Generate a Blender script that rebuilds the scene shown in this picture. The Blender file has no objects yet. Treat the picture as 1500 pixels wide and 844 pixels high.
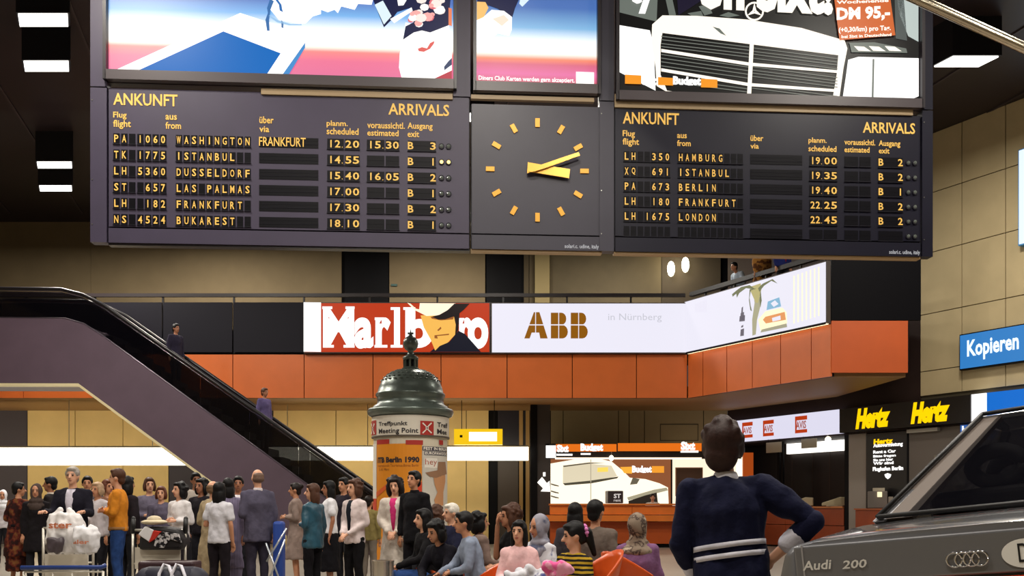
import bpy, math, random
from math import sin, cos, pi, radians as R, sqrt, atan2
from mathutils import Vector as V, Matrix, noise as MN
random.seed(7)
SC = bpy.context.scene
COL = SC.collection

# ------------------------------------------------------------------ camera
F = 1368.0; HZ = 742.0; EYE = 1.25
cd = bpy.data.cameras.new('camera'); cam = bpy.data.objects.new('camera', cd); COL.objects.link(cam)
cam.location = (0, 0, EYE); cam.rotation_euler = (pi/2, 0, 0)
cd.sensor_fit = 'HORIZONTAL'; cd.sensor_width = 36.0; cd.lens = 36.0*F/1500.0
cd.shift_y = (HZ-422)/1500.0; cd.clip_start = 0.05; cd.clip_end = 200
SC.camera = cam
# ------------------------------------------------------------------ world, exposure
SC.view_settings.view_transform = 'Standard'
SC.view_settings.look = 'None'
SC.view_settings.exposure = 0.0
SC.view_settings.gamma = 1.0
SC.view_settings.use_curve_mapping = False
w = bpy.data.worlds.new('hall_air'); SC.world = w; w.use_nodes = True
w.node_tree.nodes['Background'].inputs[0].default_value = (0.9, 0.8, 0.75, 1)
w.node_tree.nodes['Background'].inputs[1].default_value = 0.06

def area(name, loc, sx, sy, power, color=(1, .93, .82), rot=(0, 0, 0), spread=180):
    l = bpy.data.lights.new(name, 'AREA'); l.shape = 'RECTANGLE'; l.size = sx; l.size_y = sy
    l.energy = power; l.color = color; l.spread = R(spread)
    o = bpy.data.objects.new(name, l); COL.objects.link(o); o.location = loc; o.rotation_euler = rot
    return o
CEIL = 11.0
# ceiling boxes (x, y); every one gets a box fixture with a lamp further down
FIX = [(-8.63, 17.2), (-9.47, 19.0), (-12.0, 24.5), (-12.85, 26.3), (9.14, 18.8),
       (-6.0, 11.0), (-3.0, 4.0), (3.0, 5.0), (6.5, 10.5), (0.0, 9.0), (-1.0, 21.5), (12.0, 12.0), (-12.0, 8.0), (0.0, 0.0), (-9.5, 28.6), (-2.5, 28.6), (4.0, 28.6)]  # last three are added out of sight to brighten the upper back wall
FIXPOW = 370
for fx, fy in FIX:
    area('ceiling_lamp_light', (fx, fy, CEIL-0.84), 1.0, .5, FIXPOW)

# ------------------------------------------------------------------ materials
def lin(c):
    out = []
    for v in c:
        v = v/255.0
        out.append(v/12.92 if v <= .04045 else ((v+.055)/1.055)**2.4)
    return (*out, 1)
_m = {}
def pbr(rgb, rough=.6, metal=0, noise=0.0, scale=8, bump=0.0, bscale=60, coat=0, spec=.5):
    k = ('p', tuple(rgb), rough, metal, noise, scale, bump, bscale, coat, spec)
    if k in _m: return _m[k]
    m = bpy.data.materials.new('paint_%d_%d_%d' % tuple(rgb)); m.use_nodes = True; nt = m.node_tree
    b = nt.nodes['Principled BSDF']; b.inputs['Base Color'].default_value = lin(rgb)
    b.inputs['Roughness'].default_value = rough; b.inputs['Metallic'].default_value = metal
    b.inputs['Coat Weight'].default_value = coat; b.inputs['Coat Roughness'].default_value = .05
    b.inputs['Specular IOR Level'].default_value = spec
    if noise or bump:
        tc = nt.nodes.new('ShaderNodeTexCoord')
    if noise:
        n = nt.nodes.new('ShaderNodeTexNoise'); n.inputs['Scale'].default_value = scale; n.inputs['Detail'].default_value = 4
        nt.links.new(tc.outputs['Object'], n.inputs['Vector'])
        r = nt.nodes.new('ShaderNodeValToRGB'); c = lin(rgb)
        r.color_ramp.elements[0].position = .3; r.color_ramp.elements[1].position = .7
        r.color_ramp.elements[0].color = (*[v*(1-noise) for v in c[:3]], 1)
        r.color_ramp.elements[1].color = (*[min(1, v*(1+noise)) for v in c[:3]], 1)
        nt.links.new(n.outputs['Fac'], r.inputs['Fac']); nt.links.new(r.outputs['Color'], b.inputs['Base Color'])
    if bump:
        n2 = nt.nodes.new('ShaderNodeTexNoise'); n2.inputs['Scale'].default_value = bscale; n2.inputs['Detail'].default_value = 3
        nt.links.new(tc.outputs['Object'], n2.inputs['Vector'])
        bp = nt.nodes.new('ShaderNodeBump'); bp.inputs['Strength'].default_value = bump; bp.inputs['Distance'].default_value = .02
        nt.links.new(n2.outputs['Fac'], bp.inputs['Height']); nt.links.new(bp.outputs['Normal'], b.inputs['Normal'])
    _m[k] = m; return m
def cloth(rgb, noise=.12): return pbr(rgb, .88, 0, noise, 14, .35, 22, spec=.2)
def emi(rgb, s=1.0):
    k = ('e', tuple(rgb), s)
    if k in _m: return _m[k]
    m = bpy.data.materials.new('backlit_%d_%d_%d' % tuple(rgb)); m.use_nodes = True
    b = m.node_tree.nodes['Principled BSDF']; b.inputs['Base Color'].default_value = lin([v*.3 for v in rgb])
    b.inputs['Emission Color'].default_value = lin(rgb); b.inputs['Emission Strength'].default_value = s
    b.inputs['Roughness'].default_value = .4; b.inputs['Specular IOR Level'].default_value = .2
    _m[k] = m; return m
def ramp_emi(name, stops, s=1.0, axis=2, tilt=0.0):
    """backlit print whose ink runs through a vertical gradient (generated coordinates)"""
    m = bpy.data.materials.new(name); m.use_nodes = True; nt = m.node_tree
    b = nt.nodes['Principled BSDF']; tc = nt.nodes.new('ShaderNodeTexCoord'); sp = nt.nodes.new('ShaderNodeSeparateXYZ')
    nt.links.new(tc.outputs['Generated'], sp.inputs[0])
    r = nt.nodes.new('ShaderNodeValToRGB'); el = r.color_ramp.elements
    while len(el) < len(stops): el.new(.5)
    for e, (p, c) in zip(el, stops): e.position = p; e.color = lin(c)
    nt.links.new(sp.outputs[axis], r.inputs['Fac']); nt.links.new(r.outputs['Color'], b.inputs['Emission Color'])
    b.inputs['Emission Strength'].default_value = s; b.inputs['Base Color'].default_value = (.1, .1, .1, 1)
    return m
def patterned(name, a, bcol, kind='wave', scale=20, rough=.85, thresh=.5, axis='Z', c3=None, dist=0.0):
    m = bpy.data.materials.new(name); m.use_nodes = True; nt = m.node_tree
    b = nt.nodes['Principled BSDF']; b.inputs['Roughness'].default_value = rough; b.inputs['Specular IOR Level'].default_value = .2
    tc = nt.nodes.new('ShaderNodeTexCoord')
    if kind == 'wave':
        t = nt.nodes.new('ShaderNodeTexWave'); t.bands_direction = axis; t.inputs['Scale'].default_value = scale
        t.inputs['Distortion'].default_value = dist; out = t.outputs['Fac']
    else:
        t = nt.nodes.new('ShaderNodeTexNoise'); t.inputs['Scale'].default_value = scale; t.inputs['Detail'].default_value = 3; out = t.outputs['Fac']
    nt.links.new(tc.outputs['Object'], t.inputs['Vector'])
    r = nt.nodes.new('ShaderNodeValToRGB'); el = r.color_ramp.elements
    el[0].position = max(0, thresh-.04); el[0].color = lin(a); el[1].position = min(1, thresh+.04); el[1].color = lin(bcol)
    if c3: e = el.new(min(1, thresh+.13)); e.color = lin(c3)
    nt.links.new(out, r.inputs['Fac']); nt.links.new(r.outputs['Color'], b.inputs['Base Color'])
    return m
def tinted_glass(name, rgb, clear=.4, rough=.05):
    m = bpy.data.materials.new(name); m.use_nodes = True; nt = m.node_tree
    b = nt.nodes['Principled BSDF']; b.inputs['Base Color'].default_value = lin(rgb); b.inputs['Roughness'].default_value = rough
    t = nt.nodes.new('ShaderNodeBsdfTransparent'); mx = nt.nodes.new('ShaderNodeMixShader'); mx.inputs[0].default_value = clear
    nt.links.new(b.outputs[0], mx.inputs[1]); nt.links.new(t.outputs[0], mx.inputs[2])
    nt.links.new(mx.outputs[0], nt.nodes['Material Output'].inputs[0])
    return m

# ------------------------------------------------------------------ objects
MW = {}
def tag(o, label=None, cat=None, group=None, kind=None):
    if label: o['label'] = label
    if cat: o['category'] = cat
    if group: o['group'] = group
    if kind: o['kind'] = kind
    return o
def thing(name, label, cat, loc=(0, 0, 0), rz=0, group=None):
    o = bpy.data.objects.new(name, None); COL.objects.link(o); o.location = loc; o.rotation_euler = (0, 0, rz)
    o.empty_display_size = .2
    MW[o.name] = Matrix.Translation(V(loc)) @ Matrix.Rotation(rz, 4, 'Z')
    return tag(o, label, cat, group)
def link_mesh(name, me, parent=None, at=None):
    o = bpy.data.objects.new(name, me); COL.objects.link(o)
    if parent is not None:
        o.parent = parent; MW[o.name] = MW[parent.name]
    else:
        MW[o.name] = Matrix.Translation(V(at)) if at is not None else Matrix.Identity(4)
        if at is not None: o.location = at
    return o
class MB:
    def __init__(s): s.v = []; s.f = []; s.mi = []; s.mats = []; s.smooth = False
    def m(s, mat):
        if mat not in s.mats: s.mats.append(mat)
        return s.mats.index(mat)
    def add(s, vs, fs, mat=None):
        i = s.m(mat) if mat else 0; n = len(s.v)
        s.v += [tuple(v) for v in vs]; s.f += [tuple(a+n for a in f) for f in fs]; s.mi += [i]*len(fs); return s
    def box(s, c, d, rz=0, mat=None, M=None):
        M = M or (Matrix.Translation(V(c)) @ Matrix.Rotation(rz, 4, 'Z'))
        vs = [M @ V((x*d[0]/2, y*d[1]/2, z*d[2]/2)) for z in (-1, 1) for y in (-1, 1) for x in (-1, 1)]
        return s.add(vs, [(0, 2, 3, 1), (4, 5, 7, 6), (0, 1, 5, 4), (2, 6, 7, 3), (0, 4, 6, 2), (1, 3, 7, 5)], mat)
    def rod(s, p, q, r0, r1=None, n=10, mat=None, cap=True):
        p = V(p); q = V(q); r1 = r0 if r1 is None else r1
        d = (q-p); L = d.length or 1e-6; d = d/L
        a = d.orthogonal().normalized(); b = d.cross(a)
        vs = [c+(a*cos(2*pi*i/n)+b*sin(2*pi*i/n))*r for c, r in ((p, r0), (q, r1)) for i in range(n)]
        fs = [(i, (i+1) % n, n+(i+1) % n, n+i) for i in range(n)]
        if cap: fs += [tuple(range(n))[::-1], tuple(range(n, 2*n))]
        return s.add(vs, fs, mat)
    def tube(s, pts, r, n=8, mat=None):
        pts = [V(p) for p in pts]; rings = []
        prev = None
        for i, p in enumerate(pts):
            d = (pts[min(i+1, len(pts)-1)]-pts[max(i-1, 0)]).normalized()
            a = d.orthogonal().normalized() if prev is None else (prev-d*prev.dot(d)).normalized()
            prev = a; b = d.cross(a); rr = r[i] if isinstance(r, (list, tuple)) else r
            rings.append([p+(a*cos(2*pi*k/n)+b*sin(2*pi*k/n))*rr for k in range(n)])
        vs = [v for g in rings for v in g]; fs = []
        for i in range(len(pts)-1):
            for k in range(n): fs.append((i*n+k, i*n+(k+1) % n, (i+1)*n+(k+1) % n, (i+1)*n+k))
        fs += [tuple(range(n))[::-1], tuple(range((len(pts)-1)*n, len(pts)*n))]
        return s.add(vs, fs, mat)
    def ell(s, c, r, M=None, nu=12, nv=8, mat=None):
        c = V(c); M = M or Matrix.Identity(3); vs = [c+M @ V((0, 0, -r[2]))]
        for j in range(1, nv):
            t = -pi/2+pi*j/nv
            for i in range(nu):
                a = 2*pi*i/nu; vs.append(c+M @ V((r[0]*cos(t)*cos(a), r[1]*cos(t)*sin(a), r[2]*sin(t))))
        vs.append(c+M @ V((0, 0, r[2]))); fs = []
        for i in range(nu): fs.append((0, 1+(i+1) % nu, 1+i))
        for j in range(nv-2):
            for i in range(nu):
                a = 1+j*nu; fs.append((a+i, a+(i+1) % nu, a+nu+(i+1) % nu, a+nu+i))
        a = 1+(nv-2)*nu; t = len(vs)-1
        for i in range(nu): fs.append((a+i, a+(i+1) % nu, t))
        return s.add(vs, fs, mat)
    def cap(s, p, q, r0, r1=None, n=10):
        """tapered capsule, closed"""
        r1 = r0 if r1 is None else r1
        s.rod(p, q, r0, r1, n); s.ell(p, (r0,)*3, nu=n, nv=6); s.ell(q, (r1,)*3, nu=n, nv=6); return s
    def loft(s, rings, n=16, mat=None):
        """rings: (centre, rx, ry, M3) joined into a closed body"""
        vs = []; fs = []
        for c, rx, ry, M in rings:
            for i in range(n): vs.append(V(c)+M @ V((rx*cos(2*pi*i/n), ry*sin(2*pi*i/n), 0)))
        k = len(rings)
        for j in range(k-1):
            for i in range(n): fs.append((j*n+i, j*n+(i+1) % n, (j+1)*n+(i+1) % n, (j+1)*n+i))
        fs += [tuple(range(n))[::-1], tuple(range((k-1)*n, k*n))]
        return s.add(vs, fs, mat)
    def lathe(s, c, prof, n=32, mat=None):
        vs = []; fs = []; k = len(prof)
        for r, z in prof:
            for i in range(n): vs.append((c[0]+r*cos(2*pi*i/n), c[1]+r*sin(2*pi*i/n), z))
        for j in range(k-1):
            for i in range(n): fs.append((j*n+i, j*n+(i+1) % n, (j+1)*n+(i+1) % n, (j+1)*n+i))
        fs += [tuple(range(n))[::-1], tuple(range((k-1)*n, k*n))]
        return s.add(vs, fs, mat)
    def prism(s, pts, off, mat=None):
        """3-D polygon extruded by a vector"""
        n = len(pts); off = V(off); vs = [V(p) for p in pts]+[V(p)+off for p in pts]
        fs = [tuple(range(n))[::-1], tuple(range(n, 2*n))]+[(i, (i+1) % n, n+(i+1) % n, n+i) for i in range(n)]
        return s.add(vs, fs, mat)
    def mesh(s, name, inv=None):
        me = bpy.data.meshes.new(name); vs = s.v if inv is None else [tuple(inv @ V(v)) for v in s.v]
        me.from_pydata(vs, [], s.f)
        for mt in s.mats: me.materials.append(mt)
        if len(s.mats) > 1: me.polygons.foreach_set('material_index', s.mi)
        if s.smooth: me.polygons.foreach_set('use_smooth', [True]*len(s.f))
        me.update(); return me
    def build(s, name, mat=None, parent=None, at=None, label=None, smooth=False, bevel=0):
        """vertices are given in world space; the object sits at its parent's base, or at 'at'"""
        if mat and not s.mats: s.mats = [mat]
        if smooth: s.smooth = True
        inv = MW[parent.name].inverted() if parent is not None else (Matrix.Translation(-V(at)) if at is not None else None)
        o = link_mesh(name, s.mesh(name, inv), parent, at)
        if label: o['label'] = label
        if bevel:
            md = o.modifiers.new('bevel', 'BEVEL'); md.width = bevel; md.segments = 2; md.limit_method = 'ANGLE'
        return o
def P(px, py, Y): return V(((px-750)/F*Y, Y, EYE+(HZ-py)/F*Y))
class Plane:
    """upright plane through (ox,oy) running along U; W(u,z,d): d towards the viewer"""
    def __init__(s, ox, oy, ux=1, uy=0):
        l = sqrt(ux*ux+uy*uy); s.o = (ox, oy); s.U = (ux/l, uy/l); s.N = (s.U[1], -s.U[0])
    def u(s, px):
        k = (px-750)/F; return (k*s.o[1]-s.o[0])/(s.U[0]-k*s.U[1])
    def hit(s, px, py):
        u = s.u(px); Y = s.o[1]+u*s.U[1]; return u, EYE+(HZ-py)*Y/F
    def W(s, u, z, d=0): return V((s.o[0]+u*s.U[0]+d*s.N[0], s.o[1]+u*s.U[1]+d*s.N[1], z))
    def slab(s, mb, u0, u1, z0, z1, d0, d1, mat=None):
        vs = [s.W(u, z, d) for z in (z0, z1) for d in (d1, d0) for u in (u0, u1)]
        return mb.add(vs, [(0, 2, 3, 1), (4, 5, 7, 6), (0, 1, 5, 4), (2, 6, 7, 3), (0, 4, 6, 2), (1, 3, 7, 5)], mat)
    def pslab(s, mb, x0, yt, yb, x1, d0, d1, mat=None):
        u0, z1 = s.hit(x0, yt); _, z0 = s.hit(x0, yb); return s.slab(mb, u0, s.u(x1), z0, z1, d0, d1, mat)
    def poly(s, mb, pts, d, mat, thick=0.0):
        q = [s.W(*s.hit(x, y), d) for x, y in pts]
        # consistent winding towards the viewer
        a = sum((pts[i][0]*pts[(i+1) % len(pts)][1]-pts[(i+1) % len(pts)][0]*pts[i][1]) for i in range(len(pts)))
        if a > 0: q = q[::-1]
        return mb.add(q, [tuple(range(len(q)))], mat)
class Drum(Plane):
    """upright cylinder surface; u is arc length"""
    def __init__(s, cx, cy, r): s.c = (cx, cy); s.r = r
    def u(s, px):
        k = (px-750)/F; cx, cy = s.c; a = k*k+1; b = -2*(k*cx+cy); c = cx*cx+cy*cy-s.r**2
        D = max(0, b*b-4*a*c); Y = (-b-sqrt(D))/(2*a); X = k*Y
        return s.r*(atan2(Y-cy, X-cx)+pi/2), Y
    def hit(s, px, py): u, Y = s.u(px); return u, EYE+(HZ-py)*Y/F
    def W(s, u, z, d=0):
        a = u/s.r-pi/2; return V((s.c[0]+(s.r+d)*cos(a), s.c[1]+(s.r+d)*sin(a), z))
    def poly(s, mb, pts, d, mat, thick=0.0):
        lo, hi = min(p[0] for p in pts), max(p[0] for p in pts); n = max(1, int((hi-lo)/5)+1)
        def clip(P_, x, keep):
            out = []
            for i in range(len(P_)):
                a, c = P_[i-1], P_[i]; ia = (a[0] <= x) == keep or a[0] == x; ic = (c[0] <= x) == keep or c[0] == x
                if ia != ic: t = (x-a[0])/(c[0]-a[0]); out.append((x, a[1]+t*(c[1]-a[1])))
                if ic: out.append(c)
            return out
        for k in range(n):
            x0, x1 = lo+(hi-lo)*k/n, lo+(hi-lo)*(k+1)/n
            q = clip(clip(list(pts), x0, False), x1, True)
            if len(q) > 2: Plane.poly(s, mb, q, d+.002, mat)
        return mb
    def patch(s, mb, x0, yt, yb, x1, d, mat, n=10):
        u0, z1 = s.hit(x0, yt); u0, z0 = s.hit(x0, yb); u1 = s.u(x1)[0]
        vs = []; fs = []
        for i in range(n+1):
            u = u0+(u1-u0)*i/n; vs += [s.W(u, z0, d), s.W(u, z1, d)]
        for i in range(n): fs.append((2*i, 2*i+2, 2*i+3, 2*i+1))
        return mb.add(vs, fs, mat)
_gl = {}
def glyphs(txt, weight=0.0, res=2):
    k = (txt, weight, res)
    if k in _gl: return _gl[k]
    cu = bpy.data.curves.new('t', 'FONT'); cu.body = txt; cu.resolution_u = res; cu.offset = weight
    ob = bpy.data.objects.new('t', cu); me = ob.to_mesh()
    vs = [tuple(v.co)[:2] for v in me.vertices]; fs = [tuple(p.vertices) for p in me.polygons]
    ob.to_mesh_clear(); bpy.data.objects.remove(ob); bpy.data.curves.remove(cu)
    x0 = min(v[0] for v in vs); x1 = max(v[0] for v in vs); y0 = min(v[1] for v in vs); y1 = max(v[1] for v in vs)
    vs = [((x-x0)/(x1-x0), (y-y0)/(y1-y0)) for x, y in vs]
    _gl[k] = (vs, fs); return _gl[k]
def text(S, mb, txt, x0, yt, yb, x1, d, mat, weight=.012, shear=0.0, skew=0.0, res=2):
    """lettering fitted to a box; skew lifts the right end (metres)"""
    vs, fs = glyphs(txt, weight, res); u0, z1 = S.hit(x0, yt); _, z0 = S.hit(x0, yb); u1 = S.hit(x1, yt)[0]
    q = [S.W(u0+(u1-u0)*x+shear*(z1-z0)*y, z0+(z1-z0)*y+skew*x, d) for x, y in vs]
    return mb.add(q, fs, mat)
# ------------------------------------------------------------------ planes of the building
PB = Plane(0, 27.36)                       # balcony front
PS = Plane(5.16, 27.36, .5, -.866)         # balcony side
PE = Plane(7.79, 22.81)                    # balcony end face
PR = Plane(10.8, 24.7, .5, -.866)          # right wall and shop fronts
PW = Plane(0, 31.0)                        # lower back wall
PU = Plane(0, 32.0)                        # upper back wall
SLAB = 4.43; DECK = 6.45
BEIGE = (168, 148, 108); beige = pbr((194, 176, 136), .8, 0, .06, 1.5, .15, 90)
warm = pbr((228, 196, 128), .75, 0, .06, 1.2)
drab = pbr((150, 134, 98), .8, 0, .06, 1.5)
dark_brown = pbr((44, 31, 28), .6, 0, .08, 3, spec=.2)
black = pbr((12, 10, 14), .5, spec=.15); near_black = pbr((7, 6, 9), .55, spec=.15)
navy_black = pbr((17, 15, 27), .55, spec=.2)
orange = pbr((214, 108, 48), .38, 0, .05, 2, 0, 60)
steel = pbr((170, 168, 160), .3, .9)
white_lit = emi((255, 250, 240), 1.6)
def struct(name, mb, mat, smooth=False):
    o = mb.build(name, mat, smooth=smooth); o['kind'] = 'structure'; return o

floor_m = pbr((150, 142, 130), .28, 0, .1, .8)
struct('floor', MB().box((0, 12, -.1), (60, 64, .2)), floor_m)
ceil_m = pbr((40, 30, 33), .45, 0, .12, 1.2)
ce = struct('ceiling', MB().box((0, 12, CEIL+.1), (60, 64, .2)), ceil_m)
# ceiling grid lines: dark joint rails
for k in range(-9, 10):
    b = MB(); x = k*2.4
    b.add([V((x, -6, CEIL-.03)), V((x+.05, -6, CEIL-.03)), V((x-19*.5+.05, 31, CEIL-.03)), V((x-19*.5, 31, CEIL-.03)),
           V((x, -6, CEIL)), V((x+.05, -6, CEIL)), V((x-19*.5+.05, 31, CEIL)), V((x-19*.5, 31, CEIL))],
          [(3, 2, 1, 0), (4, 5, 6, 7), (0, 1, 5, 4), (1, 2, 6, 5), (2, 3, 7, 6), (3, 0, 4, 7)])
    b.build('joint_rail', pbr((64, 54, 56), .5), ce)
# outer shell behind and beside the viewer
struct('wall_left', MB().box((-24, 12, 5.5), (.3, 44, 11)), beige)
struct('wall_front', MB().box((0, -9, 5.5), (48, .3, 11)), drab)

# lower back wall: panels set on a dark core
core = MB(); PW.slab(core, -24, 7.16, 0, SLAB, -.4, -.05); wl = struct('wall_back', core, near_black)
def panels(S, xs, z0, z1, mat, parent, gap=.012, d0=-.05, d1=0, name='panel', label=None):
    for a, b in zip(xs[:-1], xs[1:]):
        mb = MB(); S.slab(mb, S.u(a)+gap, S.u(b)-gap, z0, z1, d0, d1); mb.build(name, mat, parent, label=label)
panels(PW, [-330, -220, -110, 40], 0, SLAB, pbr((70, 62, 66), .7), wl)
panels(PW, [40, 110, 180, 247], 0, SLAB, warm, wl)
panels(PW, [247, 300, 400], 0, SLAB, pbr((60, 54, 60), .7), wl)
panels(PW, [400, 492, 588, 683, 716], 0, SLAB, warm, wl)
panels(PW, [806.5, 825, 906, 921.7, 944, 1030.6, 1066], 0, SLAB, drab, wl)
b = MB()
for seg in ((967, 621, 622.5, 1023), (967, 645, 646, 1023)): PW.pslab(b, *seg, .0, .01)
for seg in ((967, 621, 646, 968), (1022, 621, 646, 1023)): PW.pslab(b, *seg, .0, .01)
b.build('access_hatch', pbr((80, 70, 52), .7), wl)
# door leaf between gold jambs
b = MB(); PW.pslab(b, 729, 676, 815, 759, -.04, .0); d1 = struct('door_1', b, pbr((74, 62, 52), .5))
b = MB(); PW.pslab(b, 717, 600, 815, 728, -.05, .05); b.build('frame', near_black, d1)
b = MB(); PW.pslab(b, 729, 598, 652, 770, -.04, .02); b.build('transom_panel', pbr((34, 32, 44), .4), d1)
for x in (760.5, 770): b = MB(); PW.pslab(b, x, 597, 815, x+5.5, 0, .08); b.build('jamb', pbr((176, 138, 78), .45), d1)
# column left of the counter, with the arrow
PC = Plane(0, 29.2)
b = MB(); PC.pslab(b, 777, 588, 815, 806, -.6, 0); col = struct('trim_1', b, pbr((58, 52, 50), .5))
b = MB(); PC.pslab(b, 777, 588, 815, 787, 0, .04); b.build('edge_strip', near_black, col)
b = MB(); PC.poly(b, [(787, 707), (794, 699), (801, 708), (805, 704.5), (806, 720.5), (792, 720), (795.5, 715.5)], .02, white_lit)
PC.poly(b, [(795.5, 692), (799, 692), (799, 698), (795.5, 698)], .02, white_lit); b.build('arrow_marking', None, col)

# balcony slab and the ceiling under it
b = MB()
c0 = (-24, 27.5); pts = [(-24, 27.5), (5.12, 27.5), (7.87, 22.95), (9.67, 22.95), (9.4, 27.4), (7.3, 31.0), (-24, 31.0)]
b.prism([V((x, y, SLAB)) for x, y in pts], (0, 0, .35))
struct('trim_2', b, pbr((150, 112, 66), .6))
b = MB(); pts2 = [(-24, 27.5), (5.12, 27.5), (7.87, 22.95), (9.67, 22.95), (9.67, 27), (8.5, 32), (-24, 32)]
b.prism([V((x, y, DECK-.2)) for x, y in pts2], (0, 0, .2)); struct('trim_3', b, pbr((60, 54, 50), .7))
# orange cladding, one panel at a time
zt = PB.hit(800, 519.5)[1]; zb = PB.hit(800, 583)[1]
cl = MB(); PB.slab(cl, -24, PB.u(1007), zb, zt, -.12, -.05)
PS.slab(cl, 0, PS.u(1217), zb, zt, -.12, -.05); clad = struct('balcony_front', cl, near_black)
xs = [-380, -280, -172, -68, 34, 136, 238, 341, 445.5, 546.3, 646, 742.8, 838.3, 932.3, 1006.8]
panels(PB, xs, zb, zt, orange, clad, .012)
panels(PS, [1007.6, 1029.7, 1064.6, 1102, 1143.4, 1188.3, 1217.4], zb, zt, orange, clad, .012)
b = MB(); PE.pslab(b, 1218, 470, 546, 1330, -.05, 0); b.build('end_panel', pbr((204, 92, 38), .45, 0, .05, 2), clad)
b = MB(); PE.pslab(b, 1330.2, 470, 546, 1331.5, -3, 0); b.build('edge_strip', near_black, clad)
# black panels left of the signs
zs0 = PB.hit(300, 517)[1]; zs1 = PB.hit(300, 443)[1]
panels(PB, xs[:9], zs0+.02, zs1, navy_black, clad, .02, -.06, 0, 'dark_panel')
b = MB(); PE.pslab(b, 1218, 330, 469, 1349, -.1, 0); struct('trim_4', b, pbr((7, 6, 11), .6, spec=.1))

# handrail with posts, front and side
rail = thing('balcony_railing', 'thin dark handrail on posts running along the upper balcony', 'railing', (0, 27.5, DECK))
zr = PB.hit(300, 431.5)[1]
b = MB(); PB.slab(b, -24, PB.u(1005), zr-.04, zr+.06, -.2, -.1); b.build('handrail', pbr((40, 32, 34), .4), rail)
PSr = Plane(5.16, 27.5, .5, -.866)
b = MB(); PSr.slab(b, 0, 5.1, zr-.02, zr+.1, -.22, -.08); b.build('handrail', pbr((18, 14, 20), .4), rail)
for x in (-68, 34, 136, 236, 340.5, 443.5, 540, 640, 737, 831, 925):
    b = MB(); PB.slab(b, PB.u(x)-.025, PB.u(x)+.025, zs0, zr, -.19, -.13); b.build('post', pbr((22, 18, 22), .4), rail)
for u in (.6, 1.8, 3.0, 4.2, 5.0):
    b = MB(); PSr.slab(b, u-.025, u+.025, zs0, zr, -.2, -.14); b.build('post', pbr((22, 18, 22), .4), rail)

# upper back wall
core = MB(); PU.slab(core, -24, 14, DECK-.3, CEIL, -.5, -.1); wu = struct('wall_back_upper', core, near_black)
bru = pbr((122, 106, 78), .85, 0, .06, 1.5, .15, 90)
panels(PU, [-270, -60, 133, 500], DECK-.3, CEIL, bru, wu, .004, -.1, 0)
panels(PU, [570, 711], DECK-.3, CEIL, bru, wu, .01, -.1, 0)
panels(PU, [711, 767], DECK-.3, CEIL, dark_brown, wu, .01, -.3, -.12)
panels(PU, [767, 775, 783], DECK-.3, CEIL, pbr((84, 72, 50), .8), wu, .01, -.1, 0)
panels(PU, [783, 805.5], DECK-.3, CEIL, pbr((160, 142, 98), .8), wu, .01, -.1, .1)
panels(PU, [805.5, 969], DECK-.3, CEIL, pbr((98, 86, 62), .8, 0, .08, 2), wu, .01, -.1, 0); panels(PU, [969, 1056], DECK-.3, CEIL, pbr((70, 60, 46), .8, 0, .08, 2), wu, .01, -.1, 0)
b = MB(); PU.pslab(b, 573, 416.5, 419.5, 582, 0, .05); b.build('wall_plate', pbr((60, 90, 84), .5), wu)
# wall lamps: glowing glass on brackets
for i, (x, y) in enumerate(((983, 394), (1004, 388))):
    c = P(x, y, 31.7)
    t = thing('wall_lamp', ['left wall lamp with glowing glass on the upper balcony wall', 'right wall lamp with glowing glass, slightly higher, near the leaning person'][i], 'lamp', (c.x, 32, c.z))
    b = MB().box((c.x, 31.9, c.z), (.12, .22, .12)); b.build('bracket', steel, t)
    b = MB().ell(c, (.13, .13, .26)); b.build('glass_shade', emi((255, 246, 214), 9), t, smooth=True)
    l = bpy.data.lights.new('wall_lamp_light', 'POINT'); l.energy = 18; l.color = (1, .85, .55); l.shadow_soft_size = .12
    o = bpy.data.objects.new('wall_lamp_light', l); COL.objects.link(o); o.location = (c.x, 31.3, c.z)

# right wall
core = MB(); PR.slab(core, PR.u(1066), PR.u(1348), 4.04, CEIL, -.3, 0); struct('wall_right_header', core, dark_brown)
core = MB(); PR.slab(core, PR.u(1348), 22, 4.04, CEIL, -.3, -.04); wr = struct('wall_right', core, pbr((70, 62, 44), .8))
us = [PR.u(1348), PR.u(1409), PR.u(1473)]; du = us[2]-us[1]
while us[-1] < 20: us.append(us[-1]+du)
zs = [PR.hit(1409, y)[1] for y in (574, 536.6, 450, 358, 268)]; dz = zs[4]-zs[3]
while zs[-1]+dz < CEIL: zs.append(zs[-1]+dz)
zs.append(CEIL)
for a, c in zip(us[:-1], us[1:]):
    for z0, z1 in zip(zs[:-1], zs[1:]):
        mb = MB(); PR.slab(mb, a+.012, c-.012, z0+.012, z1-.012, -.04, 0); mb.build('panel', beige, wr)

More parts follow.
